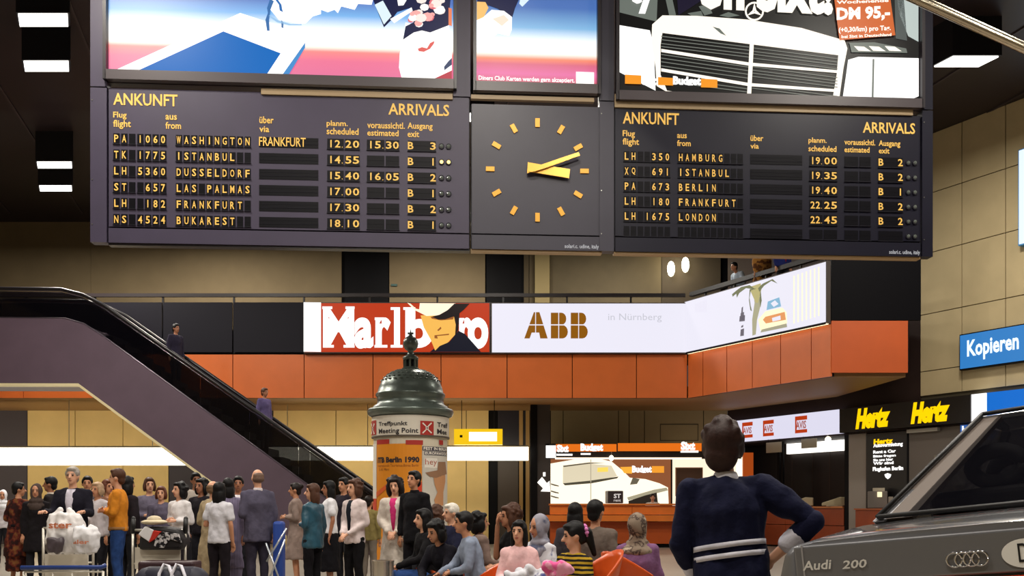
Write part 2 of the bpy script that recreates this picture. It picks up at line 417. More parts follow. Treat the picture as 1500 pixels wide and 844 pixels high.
# ------------------------------------------------------------------ ceiling light boxes
for i, (fx, fy) in enumerate(FIX):
    lab = {0: 'nearest left ceiling light box, topmost white panel at the left edge', 1: 'second left ceiling light box below the nearest one',
           2: 'third left ceiling light box, smaller, near the back', 3: 'farthest left ceiling light box just above the back wall',
           4: 'black box light hanging right of the arrivals board'}.get(i, 'ceiling light box %s' % ['above and before the left board', 'over the camera, to its left', 'over the camera, to its right', 'before the right board', 'before the clock', 'hidden behind the left board', 'over the car', 'above the far left of the hall', 'straight over the camera', 'added over the balcony behind the left board', 'added over the balcony behind the clock', 'added over the balcony behind the right board'][i-5])
    t = thing('ceiling_light', lab, 'light', (fx, fy, CEIL-.8), 0, group='square ceiling light boxes')
    M = MW[t.name]
    M = M @ Matrix(((1, -.45, 0, 0), (0, 1, 0, 0), (0, 0, 1, 0), (0, 0, 0, 1)))
    b = MB().box((0, 0, 0), (.98, .48, .78), M=M @ Matrix.Translation((0, 0, .41))); b.build('housing', pbr((16, 15, 24), .5), t)
    b = MB().box((0, 0, 0), (.9, .42, .03), M=M @ Matrix.Translation((0, 0, 0.01))); b.build('diffuser', emi((255, 252, 245), 3), t)

# bright light strips in front of the lower wall
def strip(x0, yt, yb, x1, Y, lab):
    S = Plane(0, Y); u0, z1 = S.hit(x0, yt); _, z0 = S.hit(x0, yb); u1 = S.u(x1)
    t = thing('light_strip', lab, 'light', ((u0+u1)/2, Y, z0))
    b = MB(); S.slab(b, u0, u1, z0, z1, -.12, 0); b.build('diffuser', emi((255, 246, 222), 5.5), t)
    b = MB(); S.slab(b, u0, u1, z1, z1+.05, -.14, .01); b.build('top_rail', steel, t)
    u = u0+.6
    while u < u1:
        b = MB().rod(S.W(u, z1+.05, -.06), S.W(u, SLAB, -.06), .012, n=6); b.build('hanger', steel, t); u += 2.5
strip(-420, 656, 681.5, 300, 27.9, 'long white light strip on the left behind the escalator')
strip(392, 655, 674.5, 774, 29, 'long white light strip behind the advertising column')
# ------------------------------------------------------------------ yellow hanging sign
S = Plane(0, 27.9); u0, z1 = S.hit(665, 628.5); u1, z0 = S.hit(736, 651.5)
t = thing('hanging_sign', 'yellow illuminated sign box hanging right of the advertising column', 'sign', ((u0+u1)/2, 27.9, z0))
b = MB(); S.slab(b, u0, u1, z0, z1, -.2, 0); b.build('box', emi((250, 200, 20), .95), t)
b = MB(); S.pslab(b, 687, 633, 646.5, 728, 0, .012); b.build('lit_panel', emi((255, 252, 225), 1.5), t)
b = MB(); S.pslab(b, 673.5, 637.5, 641, 677.5, 0, .012); b.build('dot', near_black, t)
for x in (676, 724): b = MB().rod(S.W(S.u(x), z1, -.1), S.W(S.u(x), SLAB, -.1), .012, n=6); b.build('hanger', near_black, t)

# ------------------------------------------------------------------ escalator
EY0, EY1 = 24.0, 25.5
es = thing('escalator', 'dark escalator with purple-grey side cladding descending from the upper left', 'escalator', P(300, 770, 24.7))
def ep(x, y, Y=EY0): return P(x, y, EY0)+V((0, Y-EY0, 0))
topl = [(-330, 466), (0, 466), (95, 467), (122, 475), (150, 493), (293, 597), (545, 780), (600, 822)]
botl = [(-330, 562), (0, 562), (115, 563), (278, 683), (440, 800)]
poly = [ep(x, y) for x, y in topl]+[ep(x, y) for x, y in ((440, 800), (278, 683), (115, 563), (-330, 562))]
b = MB(); b.prism(poly, (0, EY1-EY0, 0)); b.build('truss', pbr((90, 73, 88), .55, 0, .08, 2), es)
b = MB()
for (a, c) in zip([(-330, 562), (115, 563), (278, 683)], [(115, 563), (278, 683), (420, 786)]):
    q = [ep(a[0], a[1]-1, EY0-.03), ep(c[0], c[1]-1, EY0-.03), ep(c[0], c[1]+3, EY0-.03), ep(a[0], a[1]+3, EY0-.03)]
    b.prism(q, (0, .2, 0))
b.build('edge_light', pbr((225, 212, 170), .5), es)
hr = [(-330, 422), (0, 422), (88, 423), (120, 431), (150, 446), (377, 604), (548, 724), (590, 752), (602, 764)]
gl = tinted_glass('smoked_glass', (8, 7, 12), .3)
for Y in (EY0+.05, EY1-.09):
    seg = [-330, -120, 0, 95, 150, 222, 293, 365, 437, 509, 580]
    def yy(L, x):
        for (x0, y0), (x1, y1) in zip(L[:-1], L[1:]):
            if x0 <= x <= x1: return y0+(y1-y0)*(x-x0)/(x1-x0)
        return L[-1][1]
    for a, c in zip(seg[:-1], seg[1:]):
        mid = [x for x in (120, 122) if a < x < c]
        up = [(x, yy(hr, x)+4) for x in [a]+mid+[c-.7]]; dn = [(x, yy(topl, x)) for x in [c-.7]+mid[::-1]+[a]]
        b = MB(); b.prism([ep(x, y, Y) for x, y in up+dn], (0, .03, 0)); b.build('balustrade_pane', gl, es)
    b = MB(); b.tube([ep(x, y, Y+.015) for x, y in hr], .05, 8); b.build('handrail', pbr((16, 12, 18), .35), es, smooth=True)
    b = MB(); b.tube([ep(x, y+5, Y+.015) for x, y in hr], .016, 6); b.build('rail_trim', pbr((150, 140, 150), .25, .9), es, smooth=True)
    b = MB(); b.tube([ep(x, y+(-1 if Y < 24.5 else 0), Y+.0) for x, y in topl[:-1]], .022, 6); b.build('rail_trim', pbr((110, 100, 112), .3, .8), es, smooth=True)
st_m = pbr((60, 58, 64), .4, .6)
for i in range(24):
    x = 150+i*17.6; y = 497+i*12.8
    b = MB(); p = ep(x, y, 24.75); b.box((p.x, p.y, p.z+.02), (.4, 1.1, .22)); b.build('step', st_m, es)

# ------------------------------------------------------------------ long steel tube over the car display
A = P(1500, 70, 10.0); B = P(537, -369, 12.0); D = A-B; E = A+D*((A.z)/(-D.z)*1.0)
t = thing('steel_tube', 'long polished steel tube crossing the top right corner', 'tube', (E.x, E.y, 0))
b = MB().rod(B+(E-B)*.015, E, .055, n=20); b.build('tube', pbr((200, 188, 165), .22, 1.0), t, smooth=True)
b = MB().box((E.x, E.y, .02), (.4, .4, .04)); b.build('foot_plate', steel, t)
# ------------------------------------------------------------------ arrivals boards, clock and light boxes
PA = Plane(-6.134, 13.6, 12.608, .8)
gold = emi((214, 168, 76), .16)
gold.node_tree.nodes['Principled BSDF'].inputs['Base Color'].default_value = lin((232, 188, 100))
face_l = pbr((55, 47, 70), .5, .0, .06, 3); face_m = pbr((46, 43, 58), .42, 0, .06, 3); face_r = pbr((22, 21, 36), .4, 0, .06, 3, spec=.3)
tile_m = pbr((9, 8, 15), .4, spec=.15); frame_d = pbr((22, 20, 32), .5, spec=.25)
def zt_(x, y): return PA.hit(x, y)[1]
ZB = zt_(133, 355); ZM = zt_(133, 128); ZL = zt_(158, 333)
TH = -.15
def board(name, label, cat, x0, x1, face, zm=ZM, zlow=ZL):
    u0, u1 = PA.u(x0), PA.u(x1); c = PA.W((u0+u1)/2, ZB, TH/2)
    t = thing(name, label, cat, c)
    b = MB(); PA.slab(b, u0, u1, ZB+.02, zm, TH, -.03); b.build('housing', frame_d, t)
    b = MB(); PA.slab(b, u0+.012, u1-.012, zlow+.012, zm, -.03, 0); b.build('face_panel', face, t)
    b = MB(); PA.slab(b, u0+.012, u1-.012, ZB, zlow-.012, -.04, .01); b.build('lower_rail', face, t)
    b = MB(); PA.slab(b, u0, u1, ZB-.03, ZB, TH, -.02); b.build('under_trim', pbr((170, 140, 100) if x0 > 600 else (34, 28, 32), .4), t)
    return t
bl = board('arrivals_board', 'left split-flap arrivals board listing six flights from Washington to Bukarest', 'board', 158, 688, face_l)
bm = board('station_clock', 'square dark clock panel with golden hands between the two arrivals boards', 'clock', 690, 882, face_m, zt_(690, 152))
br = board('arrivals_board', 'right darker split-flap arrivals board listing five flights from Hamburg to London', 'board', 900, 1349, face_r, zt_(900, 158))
bl['group'] = br['group'] = 'split-flap arrivals boards'
# frame posts, each a thing, reaching to the ceiling
for x0, x1, f, lab in ((133, 157, face_l, 'purple-grey frame post at the left end of the arrivals boards'),
                       (664, 689, face_l, 'frame post between the skiing advert and the club card advert'),
                       (878, 899, face_m, 'frame post between the clock and the right arrivals board'),
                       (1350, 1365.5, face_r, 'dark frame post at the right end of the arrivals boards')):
    u0, u1 = PA.u(x0), PA.u(x1)
    t = thing('frame_post', lab, 'post', PA.W((u0+u1)/2, ZB, -.08))
    lo = ZB if x0 in (133, 1350) else (ZM if x0 == 664 else ZB)
    b = MB(); PA.slab(b, u0, u1, max(lo, ZM+.01), CEIL, TH, .02); b.build('upper_section', f, t)
    if x0 != 664:
        b = MB(); PA.slab(b, u0, u1, ZB, ZM-.01, TH, .02); b.build('lower_section', f, t)
        for z in (ZB+.25, ZB+.9, ZM-.2):
            b = MB(); PA.slab(b, u0+.02, u0+.035, z, z+.015, .02, .028); b.build('screw', steel, t)

CH = {}
def flap(parent, u0, u1, z0, z1, ch=None, ch2=None, chpos=None):
    """one flap window: dark recessed tile, split line, printed character"""
    b = MB(); PA.slab(b, u0, u1, z0, z1, .001, .006, tile_m)
    PA.slab(b, u0-.006, u1+.006, z0-.012, z0-.004, .001, .02, frame_d)
    zm = (z0+z1)/2; PA.slab(b, u0+.004, u1-.004, zm-.002, zm+.001, .006, .008, near_black)
    def put(c, a0, a1):
        vs, fs = glyphs(c, .018); h = (z1-z0)
        if c == '1': a0, a1 = a0+(a1-a0)*.38, a0+(a1-a0)*.62; vs, fs = [(0, 0), (1, 0), (1, 1), (0, 1)], [(0, 1, 2, 3)]
        if c == 'I': a0, a1 = a0+(a1-a0)*.36, a0+(a1-a0)*.64
        if c == '.': q = [PA.W(a0+(a1-a0)*(.4+.25*x), z0+h*(.12+.1*y), .012) for x, y in vs]
        else: q = [PA.W(a0+(a1-a0)*x, z0+h*(.12+.74*y), .012) for x, y in vs]
        b.add(q, fs, gold)
    if ch: put(ch, u0+(u1-u0)*.16, u0+(u1-u0)*.84)
    if ch2:
        for c, a0, a1 in ch2: put(c, u0+(u1-u0)*a0, u0+(u1-u0)*a1)
    return b.build('flap', None, parent)
def head(parent, S, items):
    for s, x0, yt, yb, x1 in items: b = MB(); text(S, b, s, x0, yt, yb, x1, .006, gold, .018); b.build('heading_lettering', None, parent)
head(bl, PA, [('ANKUNFT', 166, 136.3, 154, 260.3), ('ARRIVALS', 568.9, 151.3, 168.3, 658), ('Flug', 166, 163.8, 175, 185.7), ('flight', 166, 175.8, 189, 192),
     ('aus', 242.6, 168.5, 175.6, 259.4), ('from', 242.6, 178.8, 188.9, 265.4), ('über', 380, 170.5, 180.8, 401), ('via', 380, 184.8, 193.6, 394.5),
     ('planm.', 478.5, 176.5, 187, 509.5), ('scheduled', 478.5, 187.2, 197, 525.3), ('voraussichtl.', 538, 178.5, 188, 593), ('estimated', 538, 190, 199, 584),
     ('Ausgang', 597, 179.6, 191.5, 633.8), ('exit', 597, 192.2, 201, 614)])
head(br, PA, [('ANKUNFT', 912.3, 164, 181.5, 994.5), ('ARRIVALS', 1263.7, 178.7, 194.8, 1340.3), ('Flug', 912, 191, 202.5, 930), ('flight', 912, 202.6, 215, 936),
     ('aus', 991.7, 196.5, 202.6, 1006), ('from', 991.7, 205.5, 214.2, 1011.7), ('über', 1099, 198, 206.7, 1118), ('via', 1099, 210.5, 218, 1111.4),
     ('planm.', 1184, 201.5, 211.5, 1210.8), ('scheduled', 1184, 213.3, 222, 1225), ('voraussichtl.', 1236.7, 204, 212.4, 1281.8), ('estimated', 1236.7, 215, 223.3, 1273.5),
     ('Ausgang', 1287, 205.7, 216.5, 1318.6), ('exit', 1287, 217.3, 225, 1302.7)])
b = MB(); text(PA, b, 'solari.c. udine, italy', 827, 358, 365.5, 877, .013, emi((225, 225, 230), .6), .012); b.build('maker_lettering', None, bm)
b = MB(); text(PA, b, 'solari.c. udine, italy', 1302, 366.5, 374, 1347, .013, emi((225, 225, 230), .6), .012); b.build('maker_lettering', None, br)
def rows(parent, data, geo, xref, ytop, h, pitch):
    H1 = zt_(xref, ytop); H2 = zt_(xref, ytop+h); PP = (H1-zt_(xref, ytop+pitch*5))/5
    for i, (code, num, dest, via, sch, est, gate, gn, lit) in enumerate(data):
        z1 = H1-PP*i; z0 = z1-(H1-H2)
        def cells(x0, x1, n, s, right=False):
            s = s.rjust(n) if right else s.ljust(n); u0 = PA.u(x0); u1 = PA.u(x1); p = (u1-u0)/n
            for k in range(n): flap(parent, u0+k*p+p*.1, u0+(k+1)*p-p*.1, z0, z1, None if s[k] == ' ' else s[k])
        cells(*geo['code'], 3, code); cells(*geo['num'], 4, num, True); cells(*geo['dest'], 10, dest)
        ux0, ux1 = PA.u(geo['via'][0]), PA.u(geo['via'][1])
        b = MB(); PA.slab(b, ux0, ux1, z0, z1, .001, .006, tile_m)
        for q in (.32, .36, .7): PA.slab(b, ux0+.01, ux1-.01, z0+(z1-z0)*q, z0+(z1-z0)*(q+.02), .006, .01, frame_d)
        if via: text_u(b, via, ux0, ux0+(ux1-ux0)*.79, z0+(z1-z0)*.1, z1, .014)
        b.build('flap', None, parent)
        for key, s in (('sch', sch), ('est', est)):
            x0, x1, x2, x3 = geo[key]
            for a, c, q in ((x0, x1, s[:3] if s else ''), (x2, x3, s[3:] if s else '')):
                n = [(0.06, .40), (.46, .80), (.80, 1.02)] if len(q) == 3 else [(0.02, .44), (.54, .98)]
                flap(parent, PA.u(a), PA.u(c), z0, z1, None, [(ch, n[k][0], n[k][1]) for k, ch in enumerate(q)])
        a, c = geo['gate']; flap(parent, PA.u(a), PA.u(c), z0, z1, None, [(gate, 0.0, .2), (gn, .8, 1.0)] if gate else None)
        for x in geo['lamp']:
            p = PA.W(PA.u(x), (z0+z1)/2, .0); q = PA.W(PA.u(x), (z0+z1)/2, .02)
            b = MB().rod(p, q, .042, .042, 14, frame_d); b.ell(PA.W(PA.u(x), (z0+z1)/2, .012), (.03, .02, .03), nu=10, nv=6, mat=emi((255, 214, 120), 3) if lit else pbr((90, 96, 92), .2))
            b.build('signal_lamp', None, parent)
def text_u(mb, s, u0, u1, z0, z1, d):
    vs, fs = glyphs(s, .012); mb.add([PA.W(u0+(u1-u0)*x, z0+(z1-z0)*y, d) for x, y in vs], fs, gold)
rows(bl, [('PA', '1060', 'WASHINGTON', 'FRANKFURT', '12.20', '15.30', 'B', '3', 0), ('TK', '1775', 'ISTANBUL', '', '14.55', '', 'B', '1', 1),
          ('LH', '5360', 'DUSSELDORF', '', '15.40', '16.05', 'B', '2', 0), ('ST', '657', 'LAS PALMAS', '', '17.00', '', 'B', '1', 0),
          ('LH', '182', 'FRANKFURT', '', '17.30', '', 'B', '2', 0), ('NS', '4524', 'BUKAREST', '', '18.10', '', 'B', '1', 0)],
     dict(code=(165, 199.5), num=(200.2, 244.8), dest=(256.6, 368.4), via=(379.7, 466.2), sch=(479.5, 503.5, 505.7, 526.7), est=(537.6, 563, 565, 584.7), gate=(597.5, 638.4), lamp=(646.8, 657.2)),
     165.5, 195.5, 15, 23.65)
rows(br, [('LH', '350', 'HAMBURG', '', '19.00', '', 'B', '2', 0), ('XQ', '691', 'ISTANBUL', '', '19.35', '', 'B', '2', 0), ('PA', '673', 'BERLIN', '', '19.40', '', 'B', '1', 0),
          ('LH', '180', 'FRANKFURT', '', '22.25', '', 'B', '2', 0), ('LH', '1675', 'LONDON', '', '22.45', '', 'B', '2', 0), ('', '', '', '', '', '', '', '', 0)],
     dict(code=(912.6, 943), num=(943, 982.2), dest=(992, 1089), via=(1099, 1175), sch=(1185.7, 1204.6, 1206.6, 1226), est=(1237, 1256.7, 1259, 1275), gate=(1286.5, 1322), lamp=(1330, 1339.8)),
     913, 221.6, 14.5, 21.95)

# clock marks and hands
gm = pbr((226, 164, 52), .35, .2); gm2 = emi((222, 160, 50), .25)
gold2 = pbr((232, 178, 74), .28, .35)
cu_, cz_ = PA.hit(787.2, 249.5); rr = (zt_(787.2, 180)-zt_(787.2, 318.5))/2
for k in range(12):
    a = k*pi/6; ca, sa = cos(a), sin(a)
    def q(t, s, d): return PA.W(cu_+sa*(rr+t)+ca*s, cz_+ca*(rr+t)-sa*s, d)
    b = MB(); h, w_ = .065, .034
    vs = [q(t, s, d) for d in (0, .02) for t, s in ((-h, -w_), (h, -w_), (h, w_), (-h, w_))]
    b.add(vs, [(0, 1, 2, 3), (7, 6, 5, 4), (0, 4, 5, 1), (1, 5, 6, 2), (2, 6, 7, 3), (3, 7, 4, 0)]); b.build('hour_mark', gm, bm)
def hand(pts, d, name):
    k = [(680+x/3.518, 140+y/3.518) for x, y in pts]
    b = MB(); b.prism([PA.W(*PA.hit(x, y), d) for x, y in k], PA.W(0, 0, d+.02)-PA.W(0, 0, d)); b.build(name, gold2, bm)
hand([(326, 352), (380, 362), (543, 388), (537, 434), (345, 402), (322, 409)], .05, 'hour_hand')
hand([(330, 404), (350, 384), (585, 305), (592, 323), (400, 392), (345, 408)], .09, 'minute_hand')
b = MB().rod(PA.W(cu_, cz_, 0), PA.W(cu_, cz_, .09), .03, n=12); b.build('spindle', gold2, bm)

# light boxes above
def lightbox(label, x0, x1, yb0, face, sill=None, extra=0):
    u0, u1 = PA.u(x0), PA.u(x1); zb = zt_(x0, yb0)
    t = thing('advertising_light_box', label, 'light box', PA.W((u0+u1)/2, zb, -.2))
    b = MB(); PA.slab(b, u0-.03, u1+.03, zb-.16, CEIL-.05, TH, -.02); b.build('housing', pbr((38, 32, 40), .4), t)
    b = MB(); PA.slab(b, u0-.03, u1+.03, zb-.15, zb-.01, -.02, .1); b.build('lower_frame', pbr((66, 58, 62), .4), t)
    for a, c in ((u0-.06, u0-.012), (u1+.012, u1+.06)):
        b = MB(); PA.slab(b, a, c, zb-.15, CEIL-.05, -.02, .1); b.build('side_frame', pbr((34, 28, 34), .4), t)
    b = MB(); PA.slab(b, u0-.01, u1+.01, zb, CEIL-.1, -.02, .0); b.build('lit_panel', face, t)
    if sill:
        b = MB(); PA.slab(b, PA.u(sill[0]), PA.u(sill[1]), zt_(sill[0], sill[3]), zt_(sill[0], sill[2]), -.05, .03); b.build('sill_strip', pbr((150, 128, 96), .5), t)
    return t
# gradient stops over z from the panel foot to the ceiling
z0 = zt_(160, 104.5); zz = lambda y: (zt_(160, y)-z0)/(CEIL-.1-z0)
sky = ramp_emi('advert_ink_horizon', [(0, (205, 70, 130)), (zz(80), (215, 75, 125)), (zz(66), (236, 110, 110)), (zz(59), (255, 240, 225)), (zz(35), (245, 250, 255)), (zz(12), (90, 160, 220)), (zz(-10), (30, 90, 175)), (1, (12, 40, 110))], 1.15)
t = lightbox('large left light box with a blue diamond and woman on a pink horizon', 160, 663, 104.5, sky, (383, 663, 131, 139))
Wt = emi((255, 253, 250), 1.25); blu = emi((4, 104, 190), .95); nav = emi((24, 28, 72), .8)
def zoomed(pts, s, ox, oy): return [(ox+x/s, oy+y/s) for x, y in pts]
Z1 = lambda *p: zoomed(p, 4.054, 130, 0)
Z2 = lambda *p: zoomed(p, 3.333, 450, 0)
Z3 = lambda *p: zoomed(p, 3.0, 880, 0)
b = MB(); d = .004
PA.poly(b, Z1((160, 416), (900, 78), (1060, 130), (1285, 180), (1285, 262), (1140, 458), (290, 422)), d, Wt)
PA.poly(b, Z1((285, 424), (800, 188), (1140, 318), (1050, 455)), 2*d, blu)
PA.poly(b, Z1((1285, 255), (1285, 285), (1180, 460), (1140, 460)), 2*d, emi((70, 140, 205), 1.0))
# white winged chair
PA.poly(b, Z1((1085, -10), (1080, 60), (1130, 120), (1250, 145), (1290, 140), (1330, 100), (1380, 85), (1380, 60), (1420, 75), (1460, 60), (1480, 80), (1500, 40), (1580, 60), (1600, 25), (1680, 30), (1700, -40), (1100, -60)), 2*d, Wt)
PA.poly(b, Z1((1078, -5), (1060, 50), (1065, 80), (1050, 120), (1060, 185), (1075, 185), (1072, 120), (1080, 60), (1100, 10)), 3*d, emi((60, 110, 170), 1.0))
PA.poly(b, Z1((1120, -5), (1145, 30), (1150, 60), (1155, 75), (1135, 65), (1130, 30), (1108, 0)), 3*d, emi((50, 110, 180), 1.0))
PA.poly(b, Z1((1145, 120), (1157, 140), (1157, 170), (1145, 165)), 3*d, emi((80, 120, 170), 1.0))
PA.poly(b, Z1((1070, 90), (1130, 125), (1200, 145), (1265, 145), (1265, 152), (1190, 152), (1120, 135), (1070, 100)), 3*d, emi((150, 190, 225), 1.1))
# figure with flowers
PA.poly(b, Z2((470, 200), (480, 110), (560, 130), (600, 110), (690, 120), (706, 200), (706, 345), (590, 402), (465, 398), (448, 330), (452, 260)), d, Wt)
PA.poly(b, Z2((320, -5), (345, 60), (375, 135), (410, 100), (440, 60), (510, 38), (520, 110), (480, 130), (468, 195), (520, 160), (560, 150), (600, 160), (690, 125), (700, -5)), 2*d, nav)
PA.poly(b, Z2((330, 25), (370, 5), (412, 80), (375, 122)), 3*d, emi((214, 232, 240), 1.1))
PA.poly(b, Z2((405, 95), (510, 38), (515, 55), (425, 115)), 3*d, Wt)
PA.poly(b, Z2((440, 0), (490, -5), (470, 28), (445, 30)), 3*d, Wt)
rnd = random.Random(3)
for k in range(26):
    x, y, r = rnd.uniform(505, 680), rnd.uniform(-5, 120), rnd.uniform(12, 30)
    if y > 90 and x > 600: continue
    c = [(250, 232, 224), (240, 170, 165), (222, 110, 120), (255, 250, 245)][k % 4]
    PA.poly(b, Z2(*[(x+r*cos(a*pi/4), y+r*.8*sin(a*pi/4)) for a in range(8)]), (3+k*.12)*d, emi(c, 1.05))
PA.poly(b, Z2((540, 240), (560, 232), (585, 238), (600, 212), (622, 202), (618, 216), (600, 240), (570, 255), (545, 252)), 3*d, emi((222, 96, 90), 1))
PA.poly(b, Z2((706, 285), (690, 300), (668, 328), (670, 345), (706, 318)), 3*d, emi((40, 60, 100), .9))
PA.poly(b, Z2((706, 345), (706, 410), (580, 404)), 2*d, emi((190, 50, 70), .9))
PA.poly(b, Z2((690, 40), (706, 45), (706, 130), (690, 125)), 4*d, emi((236, 130, 90), 1))
b.build('advert_print', None, t)
z0 = zt_(699, 121.5); zz = lambda y: (zt_(699, y)-z0)/(CEIL-.1-z0)
sky2 = ramp_emi('advert_ink_horizon_small', [(0, (185, 38, 50)), (zz(106), (215, 80, 150)), (zz(92), (205, 70, 110)), (zz(84), (235, 120, 80)), (zz(76), (255, 245, 235)), (zz(56), (235, 245, 252)), (zz(38), (110, 170, 215)), (zz(8), (24, 92, 170)), (1, (12, 40, 110))], 1.1)
t = lightbox('small middle light box with pink and blue horizon above the clock', 699, 873, 121.5, sky2, (690, 870, 139.5, 145.5))
b = MB()
PA.poly(b, Z2((830, -5), (830, 20), (890, 30), (930, 45), (1000, 90), (1015, 40), (1035, -5)), 2*d, nav)
PA.poly(b, Z2((828, 10), (870, 12), (885, 40), (860, 90), (828, 100)), 3*d, emi((240, 190, 110), 1.05))
PA.poly(b, Z2((828, 100), (860, 85), (900, 50), (960, 55), (1000, 85), (998, 150), (985, 178), (930, 165), (880, 205), (828, 215)), 3*d, Wt)
PA.poly(b, Z2((905, 95), (960, 75), (985, 100), (950, 130)), 4*d, emi((250, 220, 200), 1.1))
PA.poly(b, Z2((1040, -5), (1090, -5), (1050, 35), (1035, 20)), 3*d, emi((214, 232, 240), 1.1))
PA.poly(b, Z2((1312, 352), (1400, 355), (1400, 413), (1312, 410)), 3*d, Wt)
text(PA, b, 'Diners Club Karten werden gern akzeptiert.', 701, 111, 119.5, 841.5, 3*d, Wt, .02)
b.build('advert_print', None, t)
# car advert
t = lightbox('large right light box advert with a bright car grille and orange price tag', 907, 1345, 135, emi((26, 26, 26), .5), (900, 1336, 139, 158))
b = MB(); dk = emi((20, 20, 20), .35); gy = emi((120, 128, 120), .75); cream = emi((255, 246, 232), 1.15)
PA.poly(b, Z3((80, -20), (250, -20), (245, 100), (80, 85)), d, gy)
PA.poly(b, Z3((80, 55), (240, 95), (235, 128), (80, 112)), 2*d, dk)
PA.poly(b, Z3((80, 112), (215, 135), (232, 200), (240, 400), (80, 318)), 3*d, Wt)
PA.poly(b, Z3((225, 110), (270, 70), (420, 72), (640, 88), (880, 125), (1070, 180), (1082, 215), (1065, 300), (1045, 445), (1015, 447), (1035, 330), (1042, 245), (660, 197), (270, 147), (262, 200), (262, 330), (290, 400), (400, 418), (300, 412), (245, 380), (240, 300), (222, 190)), 4*d, cream)
PA.poly(b, Z3((265, 150), (270, 147), (660, 197), (1042, 245), (1035, 330), (1018, 442), (640, 432), (262, 395), (260, 220)), 3*d, dk)
for (l0, l1) in (((160, 208), (247, 204)), ((175, 222), (262, 222)), ((192, 238), (275, 240)), ((205, 252), (292, 256)),
                 ((240, 296), (330, 296)), ((256, 312), (345, 316)), ((272, 328), (358, 334)), ((290, 345), (372, 352)), ((340, 392), (412, 404)), ((356, 406), (424, 418))):
    PA.poly(b, Z3((264, l0[0]), (650, l0[1]), (650, l0[1]+4), (264, l0[0]+4)), 5*d, emi((130, 134, 126), .7))
    PA.poly(b, Z3((664, l1[0]-36), (1038, l1[0]+12), (1038, l1[0]+16), (664, l1[0]-32)), 5*d, emi((130, 134, 126), .6))
for y0, y1, y2 in ((218, 278, 312), (303, 368, 396)):
    PA.poly(b, Z3((264, y0), (650, y1), (1038, y2), (1036, y2+12), (650, y1+14), (264, y0+14)), 6*d, cream)
PA.poly(b, Z3((652, 195), (670, 197), (658, 432), (640, 430)), 7*d, cream)
PA.poly(b, Z3((1085, 265), (1130, 252), (1395, 258), (1395, 425), (1340, 448), (1060, 440), (1075, 340)), 4*d, Wt)
PA.poly(b, Z3((1192, 262), (1200, 262), (1196, 440), (1188, 440)), 5*d, gy)
PA.poly(b, Z3((1090, 190), (1200, 188), (1340, 215), (1345, 235), (1100, 232)), 4*d, gy)
for x in (1110, 1175, 1245): PA.poly(b, Z3((x, 205), (x+45, 208), (x+75, 228), (x+20, 226)), 5*d, cream)
PA.poly(b, Z3((1300, -20), (1395, -20), (1395, 185), (1350, 160), (1310, 60)), 2*d, emi((190, 202, 198), .95))
PA.poly(b, Z3((1290, -20), (1330, -20), (1345, 180), (1295, 170)), 2*d, emi((90, 98, 96), .7))
PA.poly(b, Z3((490, 120), (520, 128), (550, 160), (525, 150)), 5*d, gy)
# scattered pale reflections beside the lettering
for pl in (((280, -20), (310, -20), (330, 70), (300, 70)), ((380, 60), (440, 50), (450, 72), (400, 72)), ((430, 30), (470, 20), (490, 60), (455, 70)), ((520, 70), (560, 55), (610, 70), (560, 78)), ((345, -20), (375, -20), (360, 30), (340, 20))):
    PA.poly(b, Z3(*pl), 3*d, gy)
PA.poly(b, Z3((335, 0), (350, -20), (480, -20), (340, 70)), 4*d, emi((36, 30, 56), .6))
# ring with three spokes
def ring(cx, cy, ro, ri, dd, m, n=20):
    for k in range(n):
        a, c = 2*pi*k/n, 2*pi*(k+1)/n
        PA.poly(b, Z3((cx+ro*cos(a), cy+ro*sin(a)), (cx+ro*cos(c), cy+ro*sin(c)), (cx+ri*cos(c), cy+ri*sin(c)), (cx+ri*cos(a), cy+ri*sin(a))), dd, m)
ring(672, 55, 42, 34, 9*d, cream)
for a in (-90, 30, 150):
    a = R(a); PA.poly(b, Z3((672+38*cos(a), 55+38*sin(a)), (672+9*cos(a+1.4), 55+9*sin(a+1.4)), (672+9*cos(a-1.4), 55+9*sin(a-1.4))), 9*d, cream)
text(PA, b, 'ty', 920, -40, 21, 961, 8*d, Wt, .05)
text(PA, b, 'on Sixt!', 1022, -58, 15, 1219, 8*d, cream, .05, skew=-.03)
PA.poly(b, Z3((1018, -30), (1262, -45), (1290, 160), (1045, 182)), 9*d, emi((214, 100, 34), .9))
text(PA, b, 'DM 95,-', 1224, 13, 35, 1302, 10*d, cream, .045, skew=.06)
text(PA, b, '(+0,30/km) pro Tag.', 1227, 42, 51.5, 1303, 10*d, cream, .03, skew=.06)
text(PA, b, 'bei Sixt in Deutschland', 1231, 53.5, 58, 1304, 10*d, cream, .03, skew=.06)
text(PA, b, 'Wochenende', 1224, 3, 8, 1300, 10*d, cream, .03, skew=.06)
for x0, x1, y0, y1 in ((105, 176, 332, 372), (250, 316, 343, 378), (438, 510, 350, 388)):
    PA.poly(b, Z3((x0, y0), (x1, y0+4), (x1, y1+2), (x0, y1)), 8*d, emi((244, 150, 30), 1.0))
text(PA, b, 'Sixt', 939.5, 112, 126, 961, 9*d, Wt, .06); text(PA, b, 'Budget', 985, 113, 129, 1026, 9*d, Wt, .06)
b.build('advert_print', None, t)

